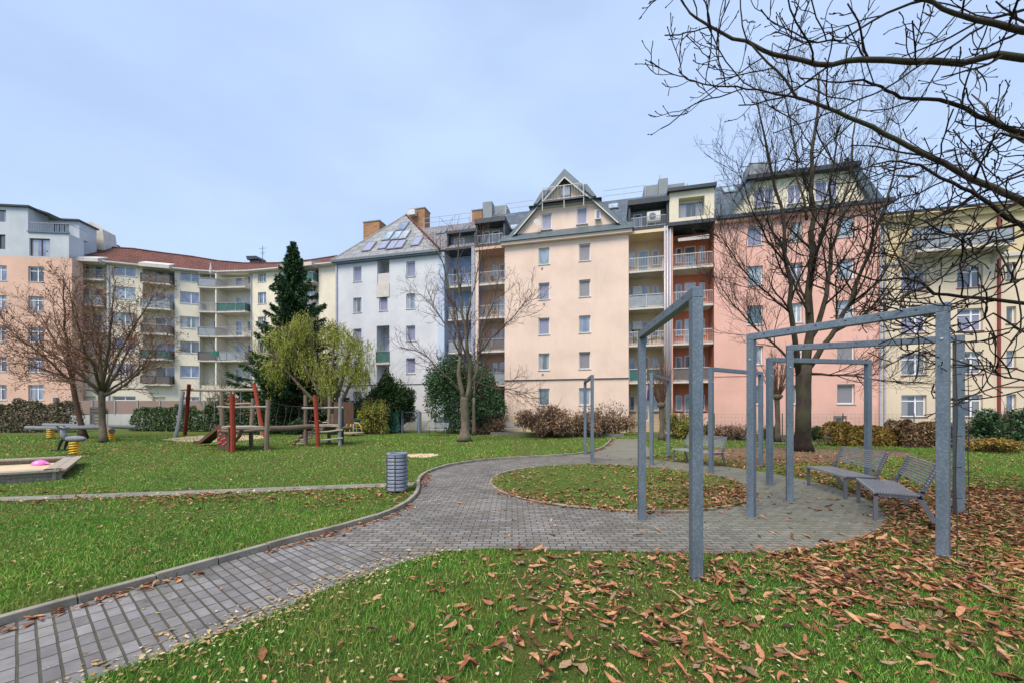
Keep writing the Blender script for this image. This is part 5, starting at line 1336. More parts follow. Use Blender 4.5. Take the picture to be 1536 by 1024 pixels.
shrub('yew_tree', 'smaller dark yew clump leaning on the left of the rounded yew', 524, 560, 585, 645, 29.2, 'yew', 5000, .17, 112, cat='tree')
shrub('shrub', 'yellow-green shrub between the yew and the green screened fence', 531, 577, 596, 645, 27.8, 'bushy', 5500, .12, 113, lump=.35)
shrub('evergreen_shrub', 'broad dark evergreen shrub behind the forked bare tree', 626, 756, 526, 648, 27.5, 'everg', 42000, .16, 114, lump=.28, freq=2.6)
shrub('shrub', 'bare purplish thicket on the left of the willow', 362, 432, 488, 645, 31, 'twigthin' if 'twigthin' in M else 'bushb', 3600, .1, 115, lump=.35, stems=90, hollow=.1)
shrub('shrub', 'low dark evergreen behind the swing beam', 292, 352, 566, 645, 33.5, 'hedgeg', 3600, .14, 116, lump=.4, stems=60)
shrub('shrub', 'arching brown-leaved shrub in front of the cream gabled house', 776, 872, 601, 655, 23.5, 'bushb', 10500, .13, 117, lump=.35, stems=50, depth=3)
shrub('shrub', 'low brown shrub trailing right of the arching one', 862, 918, 618, 655, 24, 'bushb', 4200, .12, 118, lump=.4, stems=30, depth=2)
shrub('shrub', 'fresh green shrub at the foot of the drainpipes', 1008, 1058, 612, 660, 22.8, 'bushy', 3600, .1, 119, lump=.3, stems=40, depth=1.8)
shrub('shrub', 'purplish twiggy shrub row behind the small park bench', 1056, 1148, 634, 660, 22, 'bushb', 3600, .1, 120, lump=.4, stems=70, depth=1.2)
shrub('shrub', 'dark low shrub beside the fresh green shrub', 1046, 1072, 630, 660, 22.5, 'yew', 1800, .1, 121, stems=8, depth=1.2)
shrub('topiary_ball', 'small clipped ball behind the pollarded tree', 1150, 1176, 638, 660, 22.5, 'yew', 2400, .07, 122, lump=.04, stems=4, cat='shrub')
shrub('topiary_ball', 'small clipped ball right of the big mossy trunk', 1222, 1241, 639, 660, 22, 'yew', 2400, .07, 123, lump=.04, stems=4, cat='shrub')
shrub('evergreen_shrub', 'dark evergreen at the right edge by the fence gate', 1506, 1590, 606, 690, 15.5, 'everg', 9000, .11, 124, lump=.35)
shrub('shrub', 'reddish brown ground shrub below the dark evergreen at the right edge', 1488, 1570, 655, 690, 14.8, 'hedgey', 3600, .09, 125, lump=.35, depth=1.6)
shrub('shrub', 'pale leggy shrub between the two blue gate posts', 1412, 1482, 628, 668, 19, 'hedger', 1900, .1, 126, lump=.4, stems=40, depth=1.4)
shrub('shrub', 'bare brown bush at the fence behind the far bench', 862, 960, 606, 650, 27, 'bushb', 4800, .13, 127, lump=.4, stems=50, depth=1.2)
shrub('shrub', 'brown climber tangle on the fence left of the cream house', 700, 762, 618, 650, 28, 'bushb', 2600, .12, 128, lump=.4, stems=40, depth=1.0)
# ================================================================ steel frames round the plaza
PH, PT = 2.79, .10
def steel_frame(label, a, b, extra=False, t=PT):
    a, b = Vector((*a, 0)), Vector((*b, 0)); L = (b-a).length; ang = math.atan2(b.y-a.y, b.x-a.x)
    o = thing('steel_arch', label, 'metal frame', tuple(a), ang, 'galvanised steel frames round the plaza')
    for x in (0, L):
        m = MB(); m.box(-t/2, t/2, -t/2, t/2, 0, PH-t); p = m.build('post', M['galv'], o, loc=(x, 0, 0), bevel=.006)
        wx = a.lerp(b, x/L)
        if (wx.x-2.3)**2+(wx.y-9)**2 < 4.5**2: f = MB(); f.box(-.085, .085, -.085, .085, .0, .02); f.build('foot_plate', M['concrete'], p)
        bl = MB(); s = MB().lathe([(.012, 0), (.012, .012)], 8)
        q = bl.add([(v[0], -t/2-v[2], v[1]+PH*.86) for v in s.v], [tuple(reversed(f_)) for f_ in s.f]); bl.build('bolt', M['trim'], p)
    m = MB(); m.box(-t/2, L+t/2, -t/2, t/2, PH-t, PH)
    p = m.build('beam', M['galv'], o, bevel=.006)
    h = MB(); k = 6
    for i in range(k):
        x = .2+(L-.4)*i/(k-1)
        for sy in (-1, 1): h.box(x-.012, x+.012, sy*(t/2+.001)-.002, sy*(t/2+.001)+.002, PH-t*.42, PH-t*.42+.012)
    h.build('eyelets', M['black'], p)
    if extra:
        w_ = MB(); pts = [Vector((L+t/2+.05+.006*math.sin(z*5), -.02, z)) for z in [i*.2 for i in range(13)]]+[Vector((L+t/2, -.02, 2.52))]
        w_.tube(pts, .005, 5)
        for i in range(7): w_.bar((L+t/2+.02, -.02, .35+i*.33), (L+t/2+.09, -.02, .36+i*.33), .01)
        w_.build('climbing_wire', M['rope'], o)
    return o
FRAMES = [((1.77, 3.72), (1.92, 5.72), 'nearest steel frame, seen almost edge-on, standing in leaves at its near post', 0),
    ((3.64, 5.88), (4.715, 4.23), 'largest looking steel frame at the right with a wire down its right post', 1),
    ((4.94, 6.88), (6.92, 5.99), 'steel frame just behind the wire one, its right post beside the lower bench', 1),
    ((5.63, 8.45), (8.1, 8.8), 'steel frame seen square-on whose right post rises behind the longer looking slatted bench', 0),
    ((5.25, 10.2), (7.3, 11.35), 'steel frame whose left post stands in front of the small park bench', 0),
    ((4.23, 11.72), (5.5, 13.6), 'small looking steel frame in front of the small pollarded tree and drainpipes', 0),
    ((2.54, 12.25), (2.74, 14.5), 'farthest left steel frame, narrow, beside the start of the exit path', 0)]
for a, b, lab, ex in FRAMES: steel_frame(lab, a, b, ex)

# ================================================================ benches (slatted steel)
def bench_proto():
    o = thing('park_bench', 'x', 'bench', (0, 0, 0), 0, 'grey slatted steel park benches')
    L, D, Hs = 1.42, .46, .43       # front edge along x at y=0, the back leans out to +y
    for x in (.04, L-.04):
        m = MB(); m.bar((x, .02, 0), (x, .02, Hs-.03), .05, .03, (1, 0, 0)); m.build('leg', M['galv2'], o)
        m = MB(); m.bar((x, D+.20, 0), (x, D+.02, Hs-.05), .06, .03, (1, 0, 0)); m.build('leg', M['galv2'], o)
        m = MB(); m.bar((x, D+.02, Hs-.05), (x, D+.04, Hs+.06), .06, .03, (1, 0, 0)); m.bar((x, D+.04, Hs+.03), (x, D+.2, Hs+.44), .05, .03, (1, 0, 0)); m.bar((x, 0, Hs-.03), (x, D+.04, Hs-.03), .03, .05); m.build('side_frame', M['galv2'], o)
    m = MB()
    for i in range(15): y = .015+i*D/14.5; m.bar((0, y, Hs), (L, y, Hs), .016, .018)
    m.bar((0, -.005, Hs-.008), (L, -.005, Hs-.008), .012, .04); m.build('seat', M['benchs'], o)
    m = MB()
    for i in range(9):
        f = i/8; y = D+.075+.115*f; z = Hs+.15+.29*f; m.bar((0, y, z), (L, y, z), .016, .02)
    m.build('backrest', M['benchs'], o); return o
M['galv2'] = plain('bench_leg_steel', srgb(104,106,114,.95), .5, .3, var=.1)
M['benchs'] = plain('bench_slat_steel', srgb(176,178,182,.9), .4, .4, var=.1)
B0 = bench_proto()
def bench(o, a, b, lab, first=False, sx=1.0):
    a, b = Vector((*a, 0)), Vector((*b, 0)); c = o if first else copy_tree(o)
    c.location = a; c.rotation_euler = (0, 0, math.atan2(b.y-a.y, b.x-a.x)); c['label'] = lab; return c
# back of the bench lies to the left of the direction a -> b
bench(B0, (6.11, 7.1), (6.44, 8.44), 'bench at the paving edge between the two right frames, upper of the near pair', True)
B0.location = (6.44, 8.44, 0); B0.rotation_euler = (0, 0, math.atan2(-1.34, -.33)); 
for c in col.objects:
    pass
def bench2(p_left, p_right, lab, src):
    """front edge from the sitter-side left to right as seen from the camera"""
    a, b = Vector((*p_left, 0)), Vector((*p_right, 0)); c = copy_tree(src); c.location = a
    c.rotation_euler = (0, 0, math.atan2(b.y-a.y, b.x-a.x)); c['label'] = lab; return c
# place so that local +y (the back) points away from the plaza
def place(o, a, b, away):
    a, b = Vector((*a, 0)), Vector((*b, 0)); d = (b-a).normalized(); n = Vector((-d.y, d.x, 0))
    if n.dot(Vector((*away, 0))) < 0: a, b = b, a; d = -d
    mid = (a+b)/2; o.location = mid-d*.71; o.rotation_euler = (0, 0, math.atan2(d.y, d.x))
place(B0, (6.44, 8.44), (6.11, 7.1), (1, -.3)); B0['label'] = 'slatted bench at the plaza edge, farther of the two by the right frames'
for a, b, aw, lab in [((6.09, 6.82), (5.36, 5.73), (.83, -.56), 'slatted bench with a dry leaf on its seat, right next to the front right frame'),
    ((5.12, 12.5), (5.8, 11.05), (3.1, 2.8), 'bench in dry leaves behind the nearest frame, facing the round lawn'),
    ((-5.92, 26.6), (-4.5, 26.4), (0, 1), 'far bench beside the dark evergreen shrub and the blue gate posts'),
    ((-.65, 28.0), (.95, 27.8), (0, 1), 'far bench in front of the cream gabled house'),
    ((-12.4, 28.6), (-10.95, 28.4), (0, 1), 'far bench behind the yellow carousel')]:
    c = copy_tree(B0); place(c, a, b, aw); c['label'] = lab

# ================================================================ litter bin
b = G(595.5, 737.5); t = thing('litter_bin', 'grey slatted round litter bin at the kerb where the narrow path ends', 'litter bin', (b.x, b.y, 0), .1)
m = MB(); r = .19; hz = .79
for i in range(10):
    z0 = .055+i*.0725; pr = [(r, z0), (r+.004, z0+.006), (r+.004, z0+.048), (r, z0+.054), (r-.012, z0+.054), (r-.012, z0)]
    vs_ = [(q*math.cos(2*math.pi*j/36), q*math.sin(2*math.pi*j/36), z) for q, z in pr for j in range(36)]
    m.add(vs_, [(k*36+j, k*36+(j+1) % 36, ((k+1) % 6)*36+(j+1) % 36, ((k+1) % 6)*36+j) for k in range(6) for j in range(36)])
m.build('slats', M['binm'], t)
m = MB(); m.lathe([(r-.03, .04), (r-.03, .74)], 28); m.build('liner', M['black'], t)
m = MB()
for k in range(6):
    a = k*math.pi/3+.5; x, y = math.cos(a)*(r+.008), math.sin(a)*(r+.008); m.bar((x, y, 0), (x, y, hz-.02), .03, .014, (-y, x, 0))
m.build('frame', M['raild'], t)
m = MB(); vs_ = []; pr = [(r+.012, hz-.03), (r+.012, hz), (r-.04, hz), (r-.04, hz-.03)]
m.add([(q*math.cos(2*math.pi*j/36), q*math.sin(2*math.pi*j/36), z) for q, z in pr for j in range(36)], [(k*36+j, k*36+(j+1) % 36, ((k+1) % 4)*36+(j+1) % 36, ((k+1) % 4)*36+j) for k in range(4) for j in range(36)])
m.build('rim', M['binm'], t)

# ================================================================ playground
rnd = random.Random(77)
def pole(m, a, b, r, n=9, wob=.03, r2=None):
    a, b = Vector(a), Vector(b); k = 5; pts = []
    s = (b-a).orthogonal().normalized(); s2 = s.cross((b-a).normalized())
    o1, o2 = rnd.uniform(-wob, wob), rnd.uniform(-wob, wob)
    for i in range(k+1):
        f = i/k; pts.append(a.lerp(b, f)+(s*o1+s2*o2)*math.sin(f*math.pi*1.6))
    r2 = r2 or r; m.tube(pts, [r+(r2-r)*i/k for i in range(k+1)], n); return m
def W(px, py, Y, base): return AT(px, py, Y)-base
# first tower
Y1_ = 15.9; base = AT(362, 600, Y1_+.6); base.z = 0
t = thing('climbing_tower', 'climbing tower with orange post, brown climbing panel with red holds and log rails', 'climbing frame', tuple(base))
def post(px, ybase, ytop, Y, mat, r, par, base, name='post', tx=0):
    m = MB(); a = AT(px, ybase, Y)-base; a.z = -.05; b = AT(px+tx, ytop, Y)-base; pole(m, a, b, r, r2=r*.95); return m.build(name, M[mat], par, smooth=False)
post(349, 678, 590, 15.5, 'woodo', .095, t, base); post(400, 673, 599, 16.3, 'wood', .095, t, base, tx=2)
post(377, 671, 597, 17.8, 'wood', .09, t, base, tx=2); post(333, 670, 588, 17.4, 'wood', .09, t, base)
def rail(px0, py0, px1, py1, Y0, Y1, mat, r, par, base, name='rail'):
    m = MB(); pole(m, AT(px0, py0, Y0)-base, AT(px1, py1, Y1)-base, r, 7); return m.build(name, M[mat], par)
rail(325, 609.5, 404, 610.5, 15.6, 16.3, 'woodl', .045, t, base); rail(335, 605, 376, 605, 17.5, 17.8, 'woodl', .04, t, base)
zp = ZY(639.5, 16.2)
p = [AT(332, 640, 15.7)-base, AT(398, 640, 16.4)-base, AT(379, 636, 18)-base, AT(333, 636, 17.5)-base]
m = MB(); q = [Vector((v.x, v.y, zp)) for v in p]; q2 = [v-Vector((0, 0, .08)) for v in q]; m.add(q2+q, [(0,3,2,1),(4,5,6,7),(0,1,5,4),(1,2,6,5),(2,3,7,6),(3,0,4,7)]); m.build('platform', M['woodl'], t)
m = MB(); pole(m, q[0]-Vector((0,0,.16)), q[1]-Vector((0,0,.16)), .07); pole(m, q[3]-Vector((0,0,.16)), q[2]-Vector((0,0,.16)), .07); m.build('joist', M['wood'], t)
pa, pb = AT(327, 640, 16.9)-base, AT(344.5, 640, 15.7)-base; pa.z = pb.z = 0; d = (pb-pa).normalized(); nn = Vector((d.y, -d.x, 0))
m = MB(); m.bar(pa+Vector((0,0,zp/2+.02)), pb+Vector((0,0,zp/2+.02)), .06, zp-.02); pn = m.build('climbing_panel', M['woodr2'] if 'woodr2' in M else M['woodd'], t)
m = MB(); L = (pb-pa).length
for u, v in ((.2,.8),(.5,.9),(.75,.78),(.35,.66),(.2,.5),(.5,.45),(.7,.52),(.35,.32),(.62,.25),(.2,.28),(.8,.35)):
    c = pa+d*L*u+nn*-.05+Vector((0, 0, zp*v)); 
    for s_ in (-1, 1): m.ellip(tuple(c+nn*.09*(s_ > 0)), (.055, .055, .05), 7, 5, .15, rnd)
m.build('holds', M['redp'], pn)
# short slide at the back left
m = MB(); a = AT(338, 642, 17.6)-base; a.z = zp-.02; b_ = AT(306, 672, 18.6)-base; b_.z = .12; e = AT(297, 672, 18.6)-base; e.z = .12
for u, v in ((a, b_), (b_, e)): m.bar(u, v, .5, .04)
for o_ in (-.27, .27):
    for u, v in ((a, b_), (b_, e)): m.bar(u+Vector((0, o_, .06)), v+Vector((0, o_, .06)), .04, .16)
m.build('slide', M['woodd'], t)
m = MB(); a = AT(362, 643, 15.9)-base; b_ = AT(352, 661, 15.9)-base; m.tube([a, a.lerp(b_, .5)+Vector((.05,0,-.04)), b_], .07, 6); a = AT(346, 643, 15.6)-base; m.build('brace', M['woodd'], t)
# second tower
base2 = AT(487, 600, 18.6); base2.z = 0
t2_ = thing('climbing_tower', 'climbing tower with orange and grey posts, log steps and a sloping ladder', 'climbing frame', tuple(base2))
post(459, 667, 592, 18.6, 'wood', .085, t2_, base2, tx=-1); post(477, 669, 592, 18.1, 'woodo', .1, t2_, base2, tx=-4)
post(494, 667, 594, 20.2, 'wood', .09, t2_, base2); post(510, 668, 596, 18.5, 'woodg', .085, t2_, base2); post(513.5, 665, 612, 19.6, 'black', .07, t2_, base2)
rail(453, 611.5, 515, 611, 18.2, 18.5, 'woodl', .05, t2_, base2); rail(476, 647, 514, 645, 18.1, 18.5, 'woodl', .045, t2_, base2); rail(476, 659.5, 514, 657, 18.1, 18.5, 'woodl', .045, t2_, base2)
zq = ZY(637, 18.6)
q = [AT(462, 0, 18.6)-base2, AT(511, 0, 18.6)-base2, AT(514, 0, 20.2)-base2, AT(468, 0, 20.2)-base2]; q = [Vector((v.x, v.y, zq)) for v in q]; q2 = [v-Vector((0, 0, .08)) for v in q]
m = MB(); m.add(q2+q, [(0,3,2,1),(4,5,6,7),(0,1,5,4),(1,2,6,5),(2,3,7,6),(3,0,4,7)]); m.build('platform', M['woodl'], t2_)
m = MB()
for px in (482, 506): a = AT(px, 641, 18.5)-base2; a.z = zq-.18; m.tube([a, a+Vector((0, 1.6, 0))], .085, 9)
m.build('joist', M['wood'], t2_)
m = MB(); m.box(q[0].x+.55, q[1].x, q[2].y-.1, q[2].y-.05, zq+.02, zq+1.15); m.build('back_panel', M['woodd'], t2_)
m = MB()
for Yy in (18.7, 19.9):
    a = AT(439, 664, Yy)-base2; a.z = 0; b_ = AT(457, 647, Yy)-base2; b_.z = zq-.05; b_.x = q[0].x+.1; m.bar(a, b_, .09, .09)
m.build('ladder_rail', M['woodd'], t2_)
m = MB()
for i in range(5):
    f = .12+i*.19; a = AT(439, 664, 18.7)-base2; a.z = 0; b_ = Vector((q[0].x+.1, a.y, zq-.05)); c = a.lerp(b_, f); m.bar(c+Vector((0, -.1, 0)), c+Vector((0, 1.3, 0)), .1, .04); m.bar(c+Vector((.1, -.05, .0)), c+Vector((.6+.1*i*0+q[0].x*0, -.05, 0)), .05)
m.build('ladder_rung', M['woodl'], t2_)
# rope bridge on a log between the towers
bA, bB = AT(403, 643, 16.8), AT(472, 640, 18.8); base3 = (bA+bB)/2; base3.z = 0
t3 = thing('rope_bridge', 'log bridge with hanging ropes between the two climbing towers', 'rope bridge', tuple(base3))
bA.z = zp-.1; bB.z = zq-.08
m = MB(); pole(m, bA-base3, bB-base3, .125, 10); m.build('log', M['wood'], t3)
m = MB(); tA, tB = bA-base3+Vector((0, .25, 1.15)), bB-base3+Vector((0, .25, 1.15))
def sag(f, s=.18): return tA.lerp(tB, f)-Vector((0, 0, s*4*f*(1-f)))
m.tube([sag(i/12) for i in range(13)], .018, 5)
for i in range(1, 7):
    f = i/7; lo = (bA-base3).lerp(bB-base3, f); m.tube([sag(f), sag(f).lerp(lo, .5)+Vector((.06*(-1)**i, 0, 0)), lo], .014, 5)
m.build('rope', M['rope'], t3)
# swing
base4 = AT(330, 600, 25.8); base4.z = 0
t4 = thing('swing_set', 'wooden swing frame with pale beam and grey and red leaning posts', 'swing', tuple(base4))
def sp(px0, py0, px1, py1, Y0, Y1, mat, r, name='post'):
    m = MB(); a = AT(px0, py0, Y0)-base4; a.z = -.05; pole(m, a, AT(px1, py1, Y1)-base4, r, 9, .05); m.build(name, M[mat], t4)
sp(262, 656, 276, 587, 24.6, 25.7, 'woodg', .11); sp(277, 654, 284, 576, 26.6, 25.6, 'woodr', .11); sp(398, 655, 380, 576, 24.9, 25.7, 'woodo2' if 'woodo2' in M else 'woodo', .11); sp(393, 650, 384, 592, 26.8, 25.9, 'woodl', .09)
m = MB(); pole(m, AT(272, 583.5, 25.8)-base4, AT(391, 585, 25.8)-base4, .10, 10, .04); m.build('beam', M['woodl'], t4)
for c0, c1, zt_ in ((304, 322, 632), (345, 361, 634)):
    m = MB(); s0, s1_ = AT(c0+1, zt_, 25.8)-base4, AT(c1-1, zt_, 25.8)-base4; m.bar(s0, s1_, .2, .07); m.box(s0.x, s1_.x, s0.y-.12, s0.y+.12, s0.z-.02, s0.z+.02)
    se = m.build('seat', M['black'], t4); m = MB()
    for px, s_ in ((c0, s0), (c1, s1_)): m.tube([AT(px, 585, 25.8)-base4, s_], .014, 4)
    m.build('chain', M['rail'], se)
# carousel
base5 = AT(530, 600, 26.6); base5.z = 0
t5 = thing('carousel', 'small round playground carousel with yellow handrail', 'carousel', tuple(base5))
m = MB(); m.lathe([(.1, 0), (.1, .14), (.72, .16), (.72, .24), (.0, .26)], 28); m.build('platform', M['woodl'], t5)
m = MB(); a = 0
for a in (0, math.pi/2):
    c, s = math.cos(a), math.sin(a); pts = []
    for i in range(13): u = -1+2*i/12; pts.append((c*u*.62, s*u*.62, .24+.64*(1-abs(u)**5)))
    m.tube(pts, .03, 7)
m.tube([(.0,0,.2), (0,0,.9)], .03, 7); m.build('handrail', M['yellow'], t5, smooth=True)
# sandbox with a pink ball
SB = [(-10.55, 9.15), (-13.45, 12.15), (-17.0, 9.5), (-14.0, 6.6)]
cx_, cy_ = sum(p[0] for p in SB)/4, sum(p[1] for p in SB)/4
t6 = thing('sandbox', 'low wooden sandbox with wide grey board rim and tan sand', 'sandbox', (cx_, cy_, 0))
for i in range(4):
    a, b_ = Vector((*SB[i], 0))-Vector((cx_, cy_, 0)), Vector((*SB[(i+1) % 4], 0))-Vector((cx_, cy_, 0)); m = MB(); d = (b_-a).normalized()
    n = Vector((-d.y, d.x, 0)); 
    if n.dot(-a) < 0: n = -n
    a1, b1 = a+d*.12, b_-d*.12
    for k in range(2): m.bar(a1+n*(.1+k*.185)+Vector((0,0,.235)), b1+n*(.1+k*.185)+Vector((0,0,.235)), .175, .045)
    m.bar(a1+n*.2+Vector((0,0,.1)), b1+n*.2+Vector((0,0,.1)), .06, .21); m.build('board', M['woodl'], t6)
m = MB(); q = [Vector((*p, 0))-Vector((cx_, cy_, 0)) for p in SB]; q = [v*.93+Vector((0, 0, .1)) for v in q]; m.add(q, [(3, 2, 1, 0)] if True else []); m.build('sand', M['sand_ground'], t6)
b = G(60, 697, .1); m = MB(); m.ellip((0, 0, 0), (.17, .17, .13), 20, 12); m.tube([(.13, 0, .04), (.24, 0, .04), (.26, 0, 0)], .022, 8); o = m.build('toy_bowl', M['pinkp'], smooth=True, loc=(b.x, b.y, .12))
tag(o, 'bright pink plastic toy lying on the sand of the sandbox', 'toy')
# spring rider
def spring(m, c, r, h_, turns, wr):
    m.tube([(c[0]+r*math.cos(6.283*turns*i/(turns*14)), c[1]+r*math.sin(6.283*turns*i/(turns*14)), c[2]+h_*i/(turns*14)) for i in range(turns*14+1)], wr, 6); return m
b = AT(112, 683, 14.4); b.z = 0
t7 = thing('spring_rider', 'grey animal-shaped spring rider on a yellow spring behind the sandbox', 'spring rider', tuple(b))
m = MB(); spring(m, (0, 0, .03), .13, .46, 5, .028); m.build('spring', M['yellow'], t7, smooth=True)
m = MB(); m.ellip((.02, 0, .62), (.42, .13, .12), 14, 9); m.tube([(-.3,0,.6), (-.42,0,.78), (-.45,0,.95)], [.1,.085,.07], 9); m.ellip((-.5, 0, 1.0), (.15, .085, .085), 12, 8); m.build('body', M['woodg'], t7, smooth=True)
m = MB(); m.tube([(-.36,-.09,.6), (-.44,-.1,.4), (-.5,-.1,.22)], [.05,.045,.03], 7); m.tube([(-.36,.09,.6), (-.44,.1,.4), (-.5,.1,.22)], [.05,.045,.03], 7); m.box(-.72, -.3, -.16, .16, .19, .22); m.build('footrest', M['black'], t7)
m = MB(); m.tube([(-.42,-.2,1.02), (-.42,.2,1.02)], .018, 7); m.tube([(-.5,-.09,1.06), (-.56,-.13,1.12)], [.03,.012], 6); m.tube([(-.5,.09,1.06), (-.56,.13,1.12)], [.03,.012], 6); m.build('handle', M['black'], t7)
# wobbly log course
b = AT(125, 656, 23.6); b.z = 0
t8 = thing('balance_beam', 'long grey balance logs resting on yellow springs behind the low wide tree', 'balance beam', tuple(b))
m = MB(); pole(m, AT(40, 641, 23.4)-b, AT(151, 641, 23.4)-b, .13, 10, .04); m.build('log', M['woodg'], t8)
m = MB(); pole(m, AT(66, 637, 24.6)-b, AT(205, 640, 24.2)-b, .13, 10, .04); m.build('log', M['woodg'], t8)
m = MB(); pole(m, AT(146, 637, 24.6)-b, AT(167, 646, 21.6)-b, .14, 10, .03); m.build('log', M['wood'], t8)
for px, Y in ((76, 23.4), (166, 21.8), (162, 22.4)):
    m = MB(); c = AT(px, 650, Y)-b; spring(m, (c.x, c.y, .03), .15, .55, 5, .035); m.build('spring', M['yellow'], t8, smooth=True)
m = MB(); c = AT(119, 645, 23.8)-b; m.tube([(c.x, c.y, 0), (c.x, c.y, .65)], .1, 8); m.build('post', M['wood'], t8)

# ================================================================ fences and gates
def wire_fence(label, pts, h_, mesh='wire', post_d=2.4, pm='wire', net=None, grid=.25, top=True, name='wire_fence'):
    b = Vector((*pts[0], 0)); t = thing(name, label, 'fence', tuple(b)); m = MB(); g = MB()
    P = [Vector((*p, 0))-b for p in pts]
    for p0, p1 in zip(P, P[1:]):
        L = (p1-p0).length; n = max(1, round(L/post_d))
        for i in range(n+1):
            c = p0.lerp(p1, i/n); m.tube([c, c+Vector((0, 0, h_+.05))], .028, 6)
        k = int(h_/grid)
        for i in range(k+1): g.bar(p0+Vector((0, 0, .06+(h_-.06)*i/k)), p1+Vector((0, 0, .06+(h_-.06)*i/k)), .008)
        k = int(L/(grid*.8))
        for i in range(k+1): c = p0.lerp(p1, i/k); g.bar(c+Vector((0, 0, .06)), c+Vector((0, 0, h_)), .006)
        if net:
            d = (p1-p0).normalized(); nn = Vector((-d.y, d.x, 0))*-.04; o_ = MB(); k = 12; vs_ = []
            for i in range(k+1): c = p0.lerp(p1, i/k)+nn*(1+.6*math.sin(i*2.2)); vs_ += [c+Vector((0, 0, .08)), c+Vector((0, 0, h_-.02*abs(math.sin(i*1.3))))]
            o_.add(vs_, [(i*2, i*2+2, i*2+3, i*2+1) for i in range(k)]); o_.build('net', M[net], t)
    m.build('posts', M[pm], t); g.build('mesh', M['wire'], t); return t
wire_fence('fence covered with green screening net left of the blue gate posts', [(-13.2, 31.4), (-8.9, 30.4)], 1.68, net='greennet')
wire_fence('open wire fence in front of the pink house', [(9.6, 26.6), (13.5, 25.8), (17.2, 24.6), (20.2, 23.6), (23.5, 22.6)], 1.5)
wire_fence('wire fence behind the slim bare tree in front of the salmon balconies', [(-4.4, 29.9), (1.0, 28.6)], 1.55)
wire_fence('short wire fence at the right edge in front of the ochre house', [(24.5, 21.8), (30.5, 21.8)], 1.5)
def gate(label, x0, x1, Y, h_, mat, col2=None):
    t = thing('garden_gate', label, 'gate', (x0, Y, 0)); w_ = x1-x0
    for x in (0, w_): MB().box(x-.05, x+.05, -.05, .05, 0, h_).build('gate_post', M[mat], t)
    m = MB(); m.bar((.07, 0, .12), (w_-.07, 0, .12), .04); m.bar((.07, 0, h_-.12), (w_-.07, 0, h_-.12), .04); m.bar((.09, 0, .1), (.09, 0, h_-.1), .04); m.bar((w_-.09, 0, .1), (w_-.09, 0, h_-.1), .04); m.bar((.1, 0, .15), (w_-.1, 0, h_-.15), .03)
    for i in range(7): x = .15+(w_-.3)*i/6; m.bar((x, 0, .1), (x, 0, h_-.1), .01)
    m.build('gate_leaf', M[col2 or mat], t); return t
gate('blue steel garden gate between the green net fence and the far bench', -8.7, -7.4, 30.6, 1.75, 'bluegate', 'wire')
gate('grey wire gate right of the blue steel garden gate', -7.25, -6.0, 30.5, 1.7, 'wire')
gate('blue garden gate at the end of the side path on the right', 25.6, 27.0, 20.9, 1.6, 'bluegate', 'wire')
# low edging wall in front of the houses
m = MB()
for a, b_ in (((-1.5, 27.2), (7.2, 24.9)), ((8.2, 24.7), (25.0, 22.0))):
    m.bar((*a, .11), (*b_, .11), .12, .22)
o = m.build('edging_wall', M['concrete']); tag(o, 'low dark concrete edging running along the far side of the lawn', 'low wall')
o['kind'] = 'structure'
m = MB()
for a, b_ in (((-1.5, 27.2), (7.2, 24.9)),): pass

# ================================================================ small things on the balconies
p = AT(316, 404, 44.9); t = thing('parasol', 'folded white parasol standing on a grey balcony of the long cream block', 'parasol', (p.x, p.y, 16.45))
m = MB(); m.tube([(0,0,0), (0,0,2.5)], .025, 6); m.build('pole', M['rail'], t); m = MB(); m.lathe([(.09, 1.15), (.16, 1.3), (.1, 2.0), (.03, 2.45)], 9); m.build('canopy', M['trim'], t)
def garment(label, px, py, Y, w_, h_, mat):
    p = AT(px, py, Y); m = MB(); k = 7; vs_ = []
    for j in range(4):
        for i in range(k): f = i/(k-1); vs_.append(((f-.5)*w_*(1+.12*j*(-1)**i*.3), .05*math.sin(i*2.1+j), -h_*j/3))
    n_ = len(vs_); vs_ += [(x, y+.02, z) for x, y, z in vs_]
    fs = [(j*k+i, j*k+i+1, (j+1)*k+i+1, (j+1)*k+i) for j in range(3) for i in range(k-1)]; fs += [tuple(n_+q for q in reversed(f)) for f in fs]
    m.add(vs_, fs); o = m.build('garment', M[mat], smooth=True, loc=tuple(p)); return tag(o, label, 'laundry')
M['cl1'] = plain('cloth_lilac', srgb(170,150,168), .9); M['cl2'] = plain('cloth_navy', srgb(52,54,78), .9); M['cl3'] = plain('cloth_green', srgb(48,110,92), .9)
garment('lilac garment hanging under the lowest sand-coloured balcony', 968, 577, 28.8, .45, .95, 'cl1')
garment('dark blue garment hanging next to the lilac one', 975, 584, 28.7, .35, .8, 'cl2')
garment('green towel over a grey balcony rail of the long cream block', 322, 526, 44.4, .9, .6, 'cl3')
frb = Fr(*row_pt(713), *row_pt(1003))
def pot(label, px, Yoff, z, kind, seed):
    q = frb.s(px, Yoff); w_ = frb.o+frb.d*q+frb.n*Yoff; t = thing('potted_plant', label, 'potted plant', (w_.x, w_.y, z))
    m = MB(); m.lathe([(.09, 0), (.14, .24), (.12, .24), (.1, .2)], 12); m.build('pot', M['terra'], t)
    rs = np.random.RandomState(seed); P = blob(260, rs, (0, 0, .48), (.24, .22, .3), .1, .3); V, Fc = cards(P, .09, rs, .5); npmesh('foliage', V, Fc, M[kind], t)
pot('potted plant on the second sand-coloured balcony, left end', 952, .5, 6.9, 'everg', 301); pot('potted plant on the second sand-coloured balcony, right end', 995, .5, 6.9, 'hedgeg', 302)
pot('potted plant behind the rail of the lowest terracotta balcony', 1018, .5, 4.0, 'hedgeg', 303); pot('potted plant on the top salmon balcony left of the gable', 738, .5, 12.7, 'hedger', 304)
